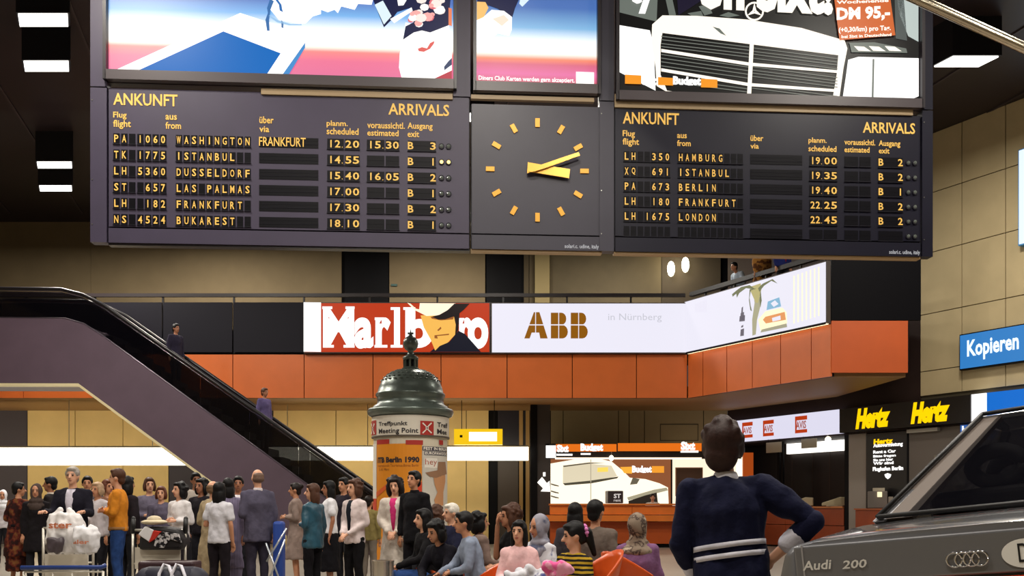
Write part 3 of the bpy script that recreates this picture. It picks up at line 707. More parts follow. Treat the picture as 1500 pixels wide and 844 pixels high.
# ------------------------------------------------------------------ lit signs on the balcony
def lit(name, label, S, x0, yt, yb, x1, face, fr=pbr((70, 60, 56), .4), th=.16):
    u0, z1 = S.hit(x0, yt); _, z0 = S.hit(x0, yb); u1 = S.u(x1)
    t = thing(name, label, 'sign', S.W((u0+u1)/2, z0, 0))
    b = MB(); S.slab(b, u0, u1, z0, z1, .004, th-.02); b.build('housing', fr, t)
    b = MB(); S.slab(b, u0+.03, u1-.03, z0+.03, z1-.03, th-.02, th); b.build('lit_panel', face, t)
    return t
ZM5 = lambda *p: zoomed(p, 5.1724, 440, 435)
red = emi((200, 60, 24), .85)
t = lit('cigarette_advert_sign', 'red and white lit advert with a man in a cowboy hat', PB, 446.5, 444.5, 518.5, 718.5, red)
b = MB(); D0 = .164
PB.poly(b, ZM5((34, 50), (165, 52), (165, 424), (34, 422)), D0, Wt)
for s, x0, yt, yb, x1, dd in (('M', 180, 82, 390, 415, 1), ('a', 415, 165, 400, 560, 1), ('r', 575, 165, 390, 690, 1), ('l', 715, 88, 390, 760, 1), ('b', 800, 88, 395, 1010, 1), ('r', 1205, 165, 390, 1300, 1), ('o', 1270, 165, 402, 1425, 2)):
    X0, Y0 = ZM5((x0, yt))[0]; X1, Y1 = ZM5((x1, yb))[0]
    text(PB, b, s, X0, Y0, Y1, X1, D0+.004*dd, Wt, .045 if s != 'M' else .02, res=6)
for x0, x1, y in ((175, 250, 82), (350, 418, 82), (180, 262, 372), (335, 418, 372), (570, 640, 165), (568, 665, 372), (690, 760, 88), (690, 780, 372), (785, 850, 88)):
    PB.poly(b, ZM5((x0, y), (x1, y), (x1, y+20), (x0, y+20)), D0+.008, Wt)
# portrait with hat
skin_l = emi((240, 182, 84), 1.05); shade = emi((166, 98, 44), .8); hatd = emi((38, 26, 28), .5)
PB.poly(b, ZM5((985, 425), (1060, 365), (1130, 350), (1200, 265), (1250, 290), (1370, 425)), D0+.016, emi((24, 26, 44), .6))
PB.poly(b, ZM5((915, 150), (1165, 140), (1185, 200), (1180, 290), (1120, 355), (1060, 380), (1025, 415), (990, 330), (940, 240)), D0+.020, skin_l)
PB.poly(b, ZM5((1165, 150), (1210, 120), (1200, 260), (1175, 300), (1180, 220)), D0+.022, hatd)
PB.poly(b, ZM5((1040, 262), (1068, 235), (1072, 250), (1050, 268)), D0+.024, shade)
PB.poly(b, ZM5((1020, 300), (1130, 288), (1128, 298), (1040, 306), (1045, 325), (1020, 322)), D0+.024, shade)
PB.poly(b, ZM5((990, 160), (1170, 150), (1160, 180), (1070, 188), (1000, 175)), D0+.024, shade)
PB.poly(b, ZM5((815, 55), (870, 110), (960, 155), (1050, 150), (1120, 110), (1180, 60), (910, 58), (905, 105), (880, 100), (840, 62)), D0+.026, emi((255, 238, 208), 1.15))
PB.poly(b, ZM5((1000, 160), (1060, 145), (1120, 110), (1170, 62), (1285, 62), (1240, 110), (1190, 150), (1100, 180), (1050, 182)), D0+.028, hatd)
b.build('advert_print', None, t)
t = lit('white_company_sign', 'long white lit sign with three golden-brown capital letters', PB, 719.3, 445, 519, 1005, emi((240, 238, 252), .95))
b = MB(); Z5 = lambda *p: zoomed(p, 2.586, 440, 340); br_ = emi((158, 98, 12), .75); wl_ = emi((240, 238, 252), .95)
def U5(x, y): return Z5((x, y))[0]
PB.poly(b, Z5((848, 407), (884, 308), (905, 308), (936, 407), (908, 407), (904, 385), (876, 385), (868, 407)), D0, br_)
for x in (948, 1023):
    q = [(x, 310), (x+40, 310)]+[(x+40+18*sin(a), 333-23*cos(a)) for a in [i*pi/8 for i in range(1, 8)]]+[(x+44, 357)]+[(x+44+20*sin(a), 382-25*cos(a)) for a in [i*pi/8 for i in range(1, 8)]]+[(x+44, 407), (x, 407)]
    PB.poly(b, Z5(*q), D0, br_)
for p in (((840, 354), (1095, 354), (1095, 358), (840, 358)), ((889, 300), (892, 300), (892, 410), (889, 410)), ((976, 300), (979, 300), (979, 410), (976, 410)), ((1051, 300), (1054, 300), (1054, 410), (1051, 410))):
    PB.poly(b, Z5(*p), D0+.004, wl_)
text(PB, b, 'in Nürnberg', 890, 461, 474, 968, D0, emi((205, 205, 216), .95), 0)
b.build('lettering', None, t)
pal = emi((240, 238, 252), .93)
t = lit('palm_advert_sign', 'slanting white lit advert with palm tree and car on the balcony side', PS, 1008, 442.5, 518.5, 1217, pal)
ZP = lambda *p: zoomed(p, 5.626, 1000, 370)
b = MB(); PS.slab(b, .05, PS.u(1217)-.05, PS.hit(1008, 518.5)[1]-.015, PS.hit(1008, 518.5)[1]-.002, .02, .13); b.build('added_glow_strip', emi((255, 226, 180), 2.2), t)  # emissive strip added under the sign for the glow on the orange panels
b = MB(); PS.slab(b, .03, PS.u(1217)-.03, PS.hit(1008, 518.5)[1]-.03, PS.hit(1008, 518.5)[1]+.02, .135, .15); b.build('light_lip', near_black, t)  # lip added to hide the glowing strip
b = MB(); olive = emi((120, 124, 88), .8); trunk = emi((176, 172, 140), .9)
PS.poly(b, ZP((620, 340), (650, 335), (690, 400), (680, 440), (650, 560), (640, 680), (612, 690), (610, 560), (630, 420)), D0, trunk)
for q in (((590, 290), (680, 260), (690, 300), (660, 420), (640, 420), (600, 330)),):
    PS.poly(b, ZP(*q), D0+.004, emi((190, 180, 120), .9))
for q in (((650, 300), (600, 320), (590, 380), (598, 440), (610, 490), (596, 480), (585, 400), (590, 310)), ((660, 300), (700, 262), (780, 225), (820, 262), (770, 240), (710, 280), (670, 330)),
          ((640, 310), (590, 275), (520, 290), (480, 320), (445, 350), (450, 370), (480, 345), (485, 378), (505, 340), (560, 300)), ((680, 300), (690, 400), (680, 460), (672, 400))):
    PS.poly(b, ZP(*q), D0+.006, olive)
PS.poly(b, ZP((740, 410), (835, 375), (850, 450), (730, 480)), D0+.004, emi((130, 180, 210), 1))
PS.poly(b, ZP((660, 560), (720, 490), (860, 460), (895, 500), (900, 590), (680, 650)), D0+.003, emi((255, 240, 200), 1.1))
PS.poly(b, ZP((700, 560), (720, 535), (880, 495), (890, 560), (725, 590)), D0+.006, emi((226, 150, 90), 1))
PS.poly(b, ZP((775, 545), (845, 525), (848, 560), (780, 575)), D0+.008, pal)
PS.poly(b, ZP((690, 640), (895, 590), (900, 620), (680, 665)), D0+.006, emi((170, 166, 140), .9))
PS.poly(b, ZP((765, 425), (800, 400), (830, 430), (790, 455)), D0+.008, pal)
for y0, y1, w1 in ((450, 500, 6), (495, 560, 14), (520, 570, 22), (600, 620, 8), (630, 690, 14)):
    PS.poly(b, ZP((530-w1, y0+10), (530+w1, y0), (528+w1, y1), (526-w1, y1+5)), D0+.004, emi((110, 104, 116), .8))
for i in range(9):
    x = 140+i*11; PS.poly(b, ZP((x, 430-i*5), (x+3, 430-i*5), (x+3, 490), (x, 500)), D0+.002, emi((226, 222, 238), 1))
for i in range(7):
    x = 950+i*34; PS.poly(b, ZP((x, 200-i*12), (x+12, 196-i*12), (x+12, 590-i*10), (x, 590-i*10)), D0+.002, emi((250, 244, 214), 1.05))
b.build('advert_print', None, t)

# ------------------------------------------------------------------ fascia signs over the shops
def fascia(label, x0, x1, face, name='fascia_sign'):
    t = thing(name, label, 'sign', PR.W((PR.u(x0)+PR.u(x1))/2, 3.35, 0))
    b = MB(); PR.slab(b, PR.u(x0)+.01, PR.u(x1)-.01, 3.35, 4.03, .0, .22); b.build('housing', face, t); return t
lav = emi((228, 226, 246), .95)
t = fascia('white lit fascia with three small red logos over the right counter', 1064, 1237, lav)
b = MB()
for x0, yt, yb, x1 in ((1095, 620, 642.5, 1110), (1125.6, 617, 640, 1141), (1172.7, 611, 635.5, 1190)):
    b = MB()
    u0, z1 = PR.hit(x0, yt); _, z0 = PR.hit(x0, yb); u1 = PR.u(x1); h = z1-z0
    PR.slab(b, u0, u1, z1-h*.24, z1, .22, .235, emi((190, 60, 20), .9)); PR.slab(b, u0, u1, z0, z0+h*.2, .22, .235, emi((190, 60, 20), .9))
    PR.slab(b, u0, u0+.05, z0, z1, .22, .233, emi((190, 60, 20), .9)); text(PR, b, 'AVIS', x0+1.5, yt+7, yb-6, x1-1, .237, emi((170, 90, 80), .9), .03); b.build('logo_print', None, t)
t = fascia('black fascia with two yellow slanted words over the dark kiosk', 1237, 1430, pbr((16, 14, 14), .4))
b = MB(); yl = emi((255, 205, 0), 1.15)
for x0, yt, yb, x1 in ((1261, 600, 630, 1309), (1342, 591, 622.5, 1396)):
    b = MB(); text(PR, b, 'Hertz', x0, yt, yb, x1, .226, yl, .075, .16); b.build('lettering', None, t)
fascia('small white lit end box between the black and blue fascias', 1430.5, 1452.5, emi((255, 255, 255), 1.3))
fascia('bright blue lit fascia at the right picture edge behind the car', 1453, 1620, emi((16, 112, 214), .9))
t = lit('blue_shop_sign', 'blue lit sign with white lettering on the beige panelled wall', PR, 1412, 491.5, 543.5, 1560, emi((52, 128, 200), .95), near_black, .2)
b = MB(); text(PR, b, 'Kopieren', 1424, 500, 531, 1500, .206, emi((225, 245, 255), 1.25), .03); b.build('lettering', None, t)
t = lit('tall_light_box', 'tall pale light box on the beige wall at the right edge', PR, 1498, 222, 362, 1600, emi((225, 240, 255), 1.1), pbr((60, 140, 200), .4), .2)
t = lit('small_direction_sign', 'small blue and white sign under the fascia beside the car pillar', PR, 1409, 622, 640, 1441, emi((60, 110, 190), .8), pbr((30, 60, 110), .4), .1)
b = MB(); text(PR, b, 'b', 1413, 624.5, 636, 1421, .106, Wt, .03); text(PR, b, 'i.', 1426, 625, 636, 1432, .106, Wt, .03); b.build('lettering', None, t)

# ------------------------------------------------------------------ right shops below the fascias
PI = Plane(10.8+1.6*.866, 24.7+1.6*.5, .5, -.866)     # shop back wall, 1.6 m behind the front
b = MB(); PI.slab(b, PR.u(1040), 12, 0, 3.6, -.1, 0); sw = struct('wall_shop', b, pbr((40, 32, 30), .55))
b = MB(); PR.slab(b, PR.u(1040), 14, 3.3, 3.36, -1.6, 0); struct('trim_5', b, dark_brown)
grey_p = pbr((150, 142, 134), .5)
for x0, x1, nm, mt in ((1066, 1081, 'wall_panel', drab), (1237, 1243, 'divider', near_black), (1243.3, 1269, 'wall_panel', grey_p), (1331.5, 1414, 'wall_panel', pbr((96, 88, 82), .5)), (1414.5, 1520, 'wall_panel', pbr((70, 66, 74), .5)), (1521, 1700, 'wall_panel', pbr((70, 66, 74), .5))):
    b = MB(); PR.slab(b, PR.u(x0), PR.u(x1), 0, 3.35, -.12, 0); b.build(nm, mt, sw)
for x in (1160, 1190, 1215): b = MB(); PI.slab(b, PI.u(x), PI.u(x)+.02, 1.2, 3, 0, .01); b.build('joint_rail', pbr((70, 56, 50), .4), sw)
t = thing('shop_light_strip', 'white light strip inside the right counter bay', 'light', PI.W(PI.u(1196), 3, .1))
b = MB(); PI.pslab(b, 1157, 650, 665.5, 1252, .03, .15); b.build('diffuser', emi((255, 250, 240), 2.0), t)
t = thing('shop_post', 'thin black post in the right counter bay', 'post', PR.W(PR.u(1143), 0, -.6)); PQ = Plane(10.8+.6*.866, 24.7+.3, .5, -.866)
b = MB(); PQ.slab(b, PQ.u(1139.5), PQ.u(1143), 0, 3.35, -.03, .03); b.build('left_half', near_black, t)
b = MB(); PQ.slab(b, PQ.u(1144.5), PQ.u(1148), 0, 3.35, -.03, .03); b.build('right_half', near_black, t)
for x0, yt, yb, x1, lab in ((1125.6, 649, 664, 1148, 'left pale placard hanging under the white fascia'), (1177, 644, 657.5, 1199.6, 'right pale placard hanging under the white fascia')):
    t = thing('hanging_placard', lab, 'sign', PR.W(*PR.hit(x0, yb), .1))
    b = MB(); PR.pslab(b, x0, yt, yb, x1, .08, .1); b.build('card', pbr((176, 170, 148), .6), t)
    for x in (x0+3, x1-3): b = MB().rod(PR.W(PR.u(x), PR.hit(x0, yt)[1], .09), PR.W(PR.u(x), 3.36, .09), .006, n=5); b.build('cord', near_black, t)
t = thing('counter_spotlight', 'small round spotlight under the white fascia', 'lamp', PR.W(*PR.hit(1213, 644), .0))
b = MB().ell(PR.W(*PR.hit(1213, 644), .0), (.09, .09, .09)); b.build('bulb', emi((255, 240, 200), 4), t, smooth=True)
b = MB().rod(PR.W(*PR.hit(1213, 641), .0), PR.W(PR.u(1213), 3.37, .0), .03, n=8); b.build('stem', steel, t)
# counters in the right bay
wood = pbr((150, 66, 34), .4, 0, .12, 2.5)
t = thing('rental_counter', 'reddish-brown counter under the white fascia', 'counter', PR.W((PR.u(1085)+PR.u(1236))/2, 0, -.3))
zc = PR.hit(1190, 742)[1]
b = MB(); PR.slab(b, PR.u(1085), PR.u(1236), zc-.05, zc, -.75, .05); b.build('worktop', pbr((196, 120, 70), .35), t)
for x0, x1 in ((1085, 1150), (1150.4, 1193), (1193.4, 1236)):
    b = MB(); PR.slab(b, PR.u(x0), PR.u(x1), zc-.55, zc-.06, -.7, 0); b.build('upper_panel', wood, t)
    b = MB(); PR.slab(b, PR.u(x0), PR.u(x1), 0.05, zc-.57, -.7, -.02); b.build('lower_panel', wood, t)
for x0, lab in ((1150, 'left cream computer terminal on the right counter'), (1200, 'right cream computer terminal on the right counter')):
    p = PR.W(PR.u(x0+16), zc, -.25); t = thing('computer_terminal', lab, 'computer', p, group='cream counter terminals')
    w_ = .38 if x0 < 1160 else .42
    b = MB(); b.prism([p+V((-w_, 0, 0.02)), p+V((w_*.9, 0, 0.02)), p+V((w_*.9, 0, .27)), p+V((w_*.3, 0, .28)), p+V((-w_, 0, .1))], (.12, .3, 0)); b.build('casing', pbr((214, 200, 164), .5), t, bevel=.02)
    b = MB(); b.box((p.x-.1, p.y-.14, p.z+.02), (.42, .16, .035)); b.build('keyboard', pbr((190, 178, 150), .5), t)
# black information board of the kiosk
t = thing('information_board', 'tall black board with yellow heading and white text lines', 'sign', PR.W(PR.u(1300), 1.2, 0))
b = MB(); PR.slab(b, PR.u(1269.6), PR.u(1331), 1.0, 3.3, -.1, .05); b.build('board', pbr((12, 10, 14), .35), t, bevel=.03)
b = MB(); ZH = lambda x, y: (1060+x/2.973, 560+y/2.973)
x0, y0 = ZH(658, 249); x1, y1 = ZH(742, 272); text(PR, b, 'Hertz', x0, y0, y1, x1, .055, yl, .06, .1)
for s, a0, c0, c1, a1 in (('Autovermietung', 657, 268, 290, 786), ('Rent a Car', 657, 298, 312, 756), ('Bitte fragen', 657, 318, 332, 756), ('Sie uns hier', 657, 334, 346, 744), ('Wir sind', 657, 348, 361, 746), ('Flughafen Berlin', 655, 370, 393, 788)):
    x0, y0 = ZH(a0, c0); x1, y1 = ZH(a1, c1); text(PR, b, s, x0, y0, y1, x1, .055, Wt, .05)
u, z = PR.hit(*ZH(721, 410)); PR.poly(b, [ZH(706, 402), ZH(720, 396), ZH(736, 402), ZH(732, 414), ZH(721, 423), ZH(710, 414)], .055, Wt)
b.build('lettering', None, t)
t = thing('kiosk_counter', 'small brown counter below the black information board', 'counter', PR.W(PR.u(1300), 0, .3)); zk = PR.hit(1300, 745)[1]
b = MB(); PR.slab(b, PR.u(1271), PR.u(1331), 0, zk-.04, .08, .5); b.build('front_panel', wood, t)
b = MB(); PR.slab(b, PR.u(1270), PR.u(1332), zk-.04, zk, .06, .54); b.build('worktop', pbr((170, 90, 50), .35), t)
p = PR.W(PR.u(1299), zk, .3); t = thing('ticket_machine', 'grey boxy machine on the kiosk counter', 'machine', p, R(-20)); M = MW[t.name]
b = MB().box((0, 0, 0), (.5, .3, .46), M=M @ Matrix.Translation((-.05, 0, .24))); b.build('casing', pbr((120, 112, 106), .5), t, bevel=.02)
b = MB().box((0, 0, 0), (.3, .24, .1), M=M @ Matrix.Translation((-.02, 0, .51))); b.build('top_tray', pbr((190, 180, 160), .5), t)
b = MB().box((0, 0, 0), (.12, .05, .14), M=M @ Matrix.Translation((.0, -.17, .38))); b.build('lit_window', emi((255, 236, 190), 1.2), t)
b = MB().box((0, 0, 0), (.12, .22, .3), M=M @ Matrix.Translation((.28, 0, .17))); b.build('side_unit', pbr((150, 142, 130), .5), t)
t = thing('small_notice', 'faint framed notice on the grey wall panel right of the kiosk', 'sign', PR.W(*PR.hit(1378, 690), 0))
b = MB(); PR.pslab(b, 1369, 667, 692, 1386, 0, .02); b.build('card', pbr((120, 112, 100), .6), t)
t = thing('ceiling_bracket', 'grey tube fitting under the black fascia', 'fitting', PR.W(PR.u(1355), 3.2, .1))
b = MB(); PR.pslab(b, 1333, 630, 635, 1378, .02, .14); b.build('tube_body', pbr((150, 146, 136), .4), t)

# ------------------------------------------------------------------ orange rental counter at the back
PK = Plane(0, 28.2); PF = Plane(0, 29.2)
t = thing('orange_counter', 'long orange-brown counter in front of the bright van picture', 'counter', (3.6, 28.5, 0))
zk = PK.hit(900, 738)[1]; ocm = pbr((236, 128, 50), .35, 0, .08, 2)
uL, uR = PK.u(806), PK.u(1082)
b = MB(); PK.slab(b, uL-.02, uR, zk-.05, zk, -.7, .06); b.build('worktop', ocm, t)
xsK = [806, 862, 926, 1000, 1082]
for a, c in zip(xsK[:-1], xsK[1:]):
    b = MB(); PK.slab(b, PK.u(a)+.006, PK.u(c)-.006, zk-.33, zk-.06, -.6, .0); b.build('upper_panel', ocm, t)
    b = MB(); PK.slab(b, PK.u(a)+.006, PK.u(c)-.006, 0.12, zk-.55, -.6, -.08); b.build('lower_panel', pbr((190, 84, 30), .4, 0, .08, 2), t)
b = MB(); PK.slab(b, uL-.2, uR, zk-.53, zk-.35, -.6, .16); b.build('ledge', ocm, t)
b = MB(); PK.slab(b, uL, uR, 0, .12, -.6, -.14); b.build('plinth', near_black, t)
Z8 = lambda *p: zoomed(p, 4.839, 780, 640)
def z8(x, y): return (780+x/4.839, 640+y/4.839)
t = thing('rental_fascia', 'orange and black lit fascia with white words above the van picture', 'sign', (PF.u(940), 29.2, 3))
b = MB(); PF.pslab(b, 799, 650, 672, 1086, -.25, 0); b.build('housing', pbr((30, 22, 20), .4), t)
b = MB(); og = emi((236, 116, 26), .95)
PF.pslab(b, *z8(165, 52), z8(0, 105)[1], z8(595, 0)[0], 0, .02, og); PF.pslab(b, *z8(605, 46), z8(0, 102)[1], z8(1198, 0)[0], 0, .02, og)
PF.pslab(b, *z8(95, 62), z8(0, 150)[1], z8(166, 0)[0], 0, .03, Wt)
for x0, x1, y0, y1 in ((170, 283, 121, 134), (342, 412, 116, 128), (1050, 1175, 98, 112)): PF.pslab(b, *z8(x0, y0), z8(0, y1)[1], z8(x1, 0)[0], 0, .03, Wt)
b.build('lit_band', None, t)
b = MB()
for s, x0, y0, y1, x1 in (('Sixt', 172, 56, 110, 256), ('Budget', 340, 48, 116, 500), ('Sixt', 1050, 34, 95, 1152)):
    X0, Y0 = z8(x0, y0); X1, Y1 = z8(x1, y1); text(PF, b, s, X0, Y0, Y1, X1, .034, Wt, .06)
b.build('lettering', None, t)
b = MB(); PF.pslab(b, *z8(160, 148), z8(0, 160)[1], z8(1195, 0)[0], .0, .1, emi((255, 226, 200), 1.6)); b.build('light_tube', None, t)
PV = Plane(0, 29.6)
t = thing('van_picture_wall', 'large backlit picture of a pale van with orange price strip', 'picture', (PV.u(890), 29.6, 1.3))
b = MB(); PV.pslab(b, 806, 670, 741, 985, -.15, 0); b.build('housing', near_black, t)
b = MB(); PV.poly(b, Z8((128, 150), (980, 150), (980, 478), (128, 478)), .005, emi((166, 100, 62), .7))
PV.poly(b, Z8((128, 190), (300, 160), (480, 158), (560, 175), (640, 240), (690, 290), (800, 300), (900, 330), (960, 360), (965, 478), (128, 478)), .01, emi((255, 240, 214), 1.35))
PV.poly(b, Z8((215, 215), (400, 190), (560, 205), (600, 280), (420, 320), (215, 330)), .015, emi((226, 214, 184), 1.0))
PV.poly(b, Z8((215, 330), (400, 312), (610, 282), (600, 295), (420, 330), (230, 345)), .02, emi((90, 84, 68), .7))
PV.poly(b, Z8((215, 205), (400, 182), (520, 185), (400, 192), (220, 215)), .02, emi((120, 110, 90), .7))
PV.poly(b, Z8((410, 160), (416, 160), (416, 470), (410, 470)), .02, emi((190, 176, 150), .9))
for y in (345, 395, 430): PV.poly(b, Z8((130, y-15), (185, y), (188, y+8), (160, y+4), (130, y-6)), .02, emi((110, 100, 84), .8))
PV.poly(b, Z8((690, 340), (710, 290), (760, 300), (740, 335)), .02, emi((120, 112, 92), .7))
PV.poly(b, Z8((670, 430), (860, 375), (950, 360), (960, 380), (680, 452)), .02, emi((176, 168, 140), .9))
PV.poly(b, Z8((680, 455), (800, 415), (880, 395), (890, 478), (680, 478)), .021, emi((60, 52, 44), .5))
PV.poly(b, Z8((460, 220), (535, 215), (535, 248), (460, 250)), .022, emi((250, 214, 96), 1.1))
PV.poly(b, Z8((620, 215), (705, 212), (705, 262), (650, 258)), .022, emi((250, 176, 60), 1.05))
PV.poly(b, Z8((845, 208), (932, 208), (932, 255), (845, 255)), .022, emi((246, 160, 50), 1.0))
x0, y0 = z8(705, 205); x1, y1 = z8(845, 268); text(PV, b, 'Budget', x0, y0, y1, x1, .024, Wt, .06)
b.build('advert_print', None, t)
t = thing('white_kiosk_frame', 'white lit kiosk frame around a dark screen beside the van picture', 'frame', (PV.u(1035), 29.6, 1.3))
b = MB(); PV.pslab(b, 985.5, 671, 741, 1086, -.15, .02); b.build('lit_panel', emi((255, 236, 208), 1.15), t)
b = MB(); PV.pslab(b, 989, 685, 727, 1029, .02, .06); b.build('screen_frame', pbr((170, 130, 92), .5), t)
b = MB(); PV.pslab(b, 990.5, 686.5, 725, 1027.5, .06, .07); b.build('screen', pbr((92, 72, 60), .25), t)
b = MB(); PV.pslab(b, 1078, 664, 741, 1084, .0, .3); b.build('side_light', emi((255, 240, 210), 1.5), t)
b = MB(); PV.pslab(b, 1085, 664, 741, 1100, .0, .3); b.build('orange_side', emi((214, 92, 30), .5), t)
c = PF.W(*PF.hit(895, 671.5), .12); t = thing('small_spot_lamp', 'tiny round lamp glowing under the orange fascia', 'lamp', c)
b = MB().ell(c, (.07, .07, .09)); b.build('bulb', emi((255, 240, 214), 5), t, smooth=True); b = MB().rod(c, c+V((0, 0, .2)), .015, n=6); b.build('stem', steel, t)
p = PK.W(PK.u(901), zk, -.25); t = thing('desk_monitor', 'dark box monitor with white letters on the orange counter', 'monitor', p, R(8)); M = MW[t.name]
b = MB().box((0, 0, 0), (.48, .36, .38), M=M @ Matrix.Translation((0, 0, .2))); b.build('casing', pbr((62, 52, 54), .4), t, bevel=.02)
PMm = Plane(p.x-.2, p.y-.21, cos(R(8)), sin(R(8))); b = MB()
text(PMm, b, 'ST', PMm and 899, 723.5, 730, 909.5, .0, emi((225, 215, 210), .9), .03); text(PMm, b, 'rent', 899, 731.5, 735, 909.5, .0, emi((225, 215, 210), .7), .02); b.build('lettering', None, t)

# ------------------------------------------------------------------ advertising column
CX, CY, CR = P(601.5, 742, 16.4).x, 16.4, .655
def cz(y): return 1.25+(742-y)/(F/16.4)*1.0
ac = thing('advertising_column', 'round advertising column with green copper dome and meeting point band', 'column', (CX, CY, 0))
cop = pbr((96, 106, 100), .32, .4, .18, 5, .1, 18); cop2 = pbr((86, 94, 88), .36, .35, .2, 6)
k = 1/2.911/(F/16.4)
def prof(L): return [(r*k, cz(470+y/2.911)) for r, y in L]
b = MB(); b.lathe((CX, CY), prof([(160, 415), (176, 408), (182, 398), (184, 388), (178, 380), (160, 374), (156, 366), (144, 360), (141, 345), (142, 330), (148, 322), (147, 314), (140, 308), (134, 285), (124, 262), (108, 240), (88, 224), (62, 213), (36, 208)]), 48)
b.build('dome', cop, ac, smooth=True)
b = MB()
for j in range(5):
    rr_ = (60, 78, 94, 108, 119)[j]; yy_ = (215, 223, 233, 245, 258)[j]
    for i in range(28):
        a = 2*pi*(i+.5*(j % 2))/28; b.ell((CX+(rr_)*k*cos(a), CY+rr_*k*sin(a), cz(470+yy_/2.911)), (.042, .042, .012), nu=6, nv=4)
o = b.build('roof_scales', cop2, ac, smooth=True); o['kind'] = 'stuff'
b = MB(); b.lathe((CX, CY), prof([(36, 209), (38, 204), (30, 200), (27, 198)]), 24); b.build('lantern_base', cop, ac)
for i in range(8):
    a = 2*pi*i/8; x, y = CX+28*k*cos(a), CY+28*k*sin(a); b = MB().rod((x, y, cz(470+200/2.911)), (x, y, cz(470+166/2.911)), .018, n=6); b.build('lantern_post', cop, ac)
b = MB(); b.lathe((CX, CY), prof([(20, 200), (20, 166)]), 16); b.build('lantern_core', near_black, ac)
b = MB(); b.lathe((CX, CY), prof([(30, 168), (35, 160), (30, 154), (22, 148), (13, 142), (12, 130), (22, 124), (30, 112), (33, 98), (30, 84), (22, 73), (12, 67), (6, 60), (8, 55), (3, 50), (1, 38)]), 20); b.build('finial', cop, ac, smooth=True)
b = MB().box((CX, CY, cz(470+54/2.911)), (.10, .03, .03)); b.build('finial_cross', cop, ac)
b = MB(); b.lathe((CX, CY), [(CR+.02, cz(641)), (CR+.02, cz(613))], 48); b.build('header_band', pbr((222, 214, 200), .6), ac, smooth=False)
b = MB(); b.lathe((CX, CY), [(CR+.03, cz(643)), (CR+.03, cz(641))], 48); b.build('band_trim', pbr((90, 80, 70), .5), ac)
b = MB(); b.lathe((CX, CY), [(CR-.01, 0), (CR-.01, cz(643))], 48); b.build('drum', pbr((214, 204, 184), .7), ac, smooth=False)
DR = Drum(CX, CY, CR); H_ = DR; ink = pbr((40, 34, 40), .6); redp = pbr((176, 44, 36), .6); whp = pbr((235, 228, 218), .6)
b = MB(); ZC = lambda x, y: (540+x/5.277, 600+y/5.277)
def patch(x0, y0, x1, y1, d, m, n=8): a = ZC(x0, y0); c = ZC(x1, y1); DR.patch(b, a[0], a[1], c[1], c[0], d, m, n)
def ctext(s, x0, y0, x1, y1, d, m, wt=.02): a = ZC(x0, y0); c = ZC(x1, y1); text(DR, b, s, a[0], a[1], c[1], c[0], d, m, wt)
patch(396, 88, 496, 202, .026, redp); patch(22, 95, 68, 205, .026, redp); patch(8, 60, 12, 224, .024, whp, 1)
for cx, cy in ((446, 144), (45, 150)):
    for sx, sy in ((1, 1), (1, -1), (-1, 1), (-1, -1)):
        w_ = 35 if cx > 100 else 14
        pts = [ZC(cx+sx*8*(w_/35), cy+sy*8), ZC(cx+sx*w_, cy+sy*(34)), ZC(cx+sx*(w_), cy+sy*40), ZC(cx+sx*(w_-7), cy+sy*42), ZC(cx+sx*3, cy+sy*14)]
        DR.poly(b, pts, .03, whp)
    DR.poly(b, [ZC(cx+(12*w_/35)*cos(a*pi/5), cy+12*sin(a*pi/5)) for a in range(10)], .032, whp)
    DR.poly(b, [ZC(cx+(6*w_/35)*cos(a*pi/5), cy+6*sin(a*pi/5)) for a in range(10)], .034, ink)
ctext('Treffpunkt', 88, 98, 300, 140, .026, ink); ctext('Meeting Point', 88, 150, 382, 200, .026, ink)
ctext('Treff', 522, 98, 598, 136, .026, ink); ctext('Mee', 522, 150, 592, 190, .026, ink)
b.build('header_lettering', None, ac)
b = MB(); org = pbr((226, 140, 22), .6)
patch(62, 272, 412, 1280, .0, org, 14); patch(64, 236, 160, 272, .002, redp); patch(286, 236, 420, 272, .002, redp); patch(545, 236, 575, 272, .002, redp)
patch(30, 272, 60, 1280, .0, whp); patch(22, 690, 62, 1280, .003, pbr((206, 60, 28), .6)); patch(372, 560, 412, 760, .003, pbr((206, 60, 30), .6))
DR.poly(b, [ZC(62, 640), ZC(160, 560), ZC(200, 560), ZC(62, 680)], .004, pbr((222, 96, 40), .6))
ctext('ITB Berlin 1990', 72, 370, 392, 416, .004, ink, .05); ctext('Internationale Tourismus-Börse Berlin', 74, 426, 386, 446, .004, pbr((150, 84, 20), .6), 0); ctext('3.-8. März', 84, 456, 160, 474, .004, pbr((120, 70, 20), .6), 0)
b.build('orange_poster', None, ac)
b = MB(); patch(418, 284, 604, 1280, .0, pbr((206, 200, 190), .6), 10); patch(416, 284, 604, 318, .002, pbr((60, 56, 70), .6)); patch(430, 322, 604, 352, .002, pbr((60, 56, 70), .6))
ctext('FEST IN BERLIN', 424, 288, 600, 312, .005, whp, .03); ctext('EUROPAWOCHE', 436, 326, 600, 348, .005, whp, .03)
patch(432, 375, 530, 450, .003, whp); ctext('hey', 436, 380, 526, 440, .006, pbr((180, 100, 80), .6), 0)
hat = pbr((150, 112, 84), .6); tan = pbr((196, 140, 96), .6)
DR.poly(b, [ZC(436, 488), ZC(480, 480), ZC(530, 470), ZC(536, 405), ZC(590, 405), ZC(598, 480), ZC(600, 500), ZC(520, 530), ZC(470, 518)], .006, hat)
DR.poly(b, [ZC(500, 520), ZC(590, 505), ZC(590, 560), ZC(575, 640), ZC(575, 740), ZC(520, 760), ZC(505, 700), ZC(530, 640), ZC(508, 580)], .005, tan)
b.build('fashion_poster', None, ac)
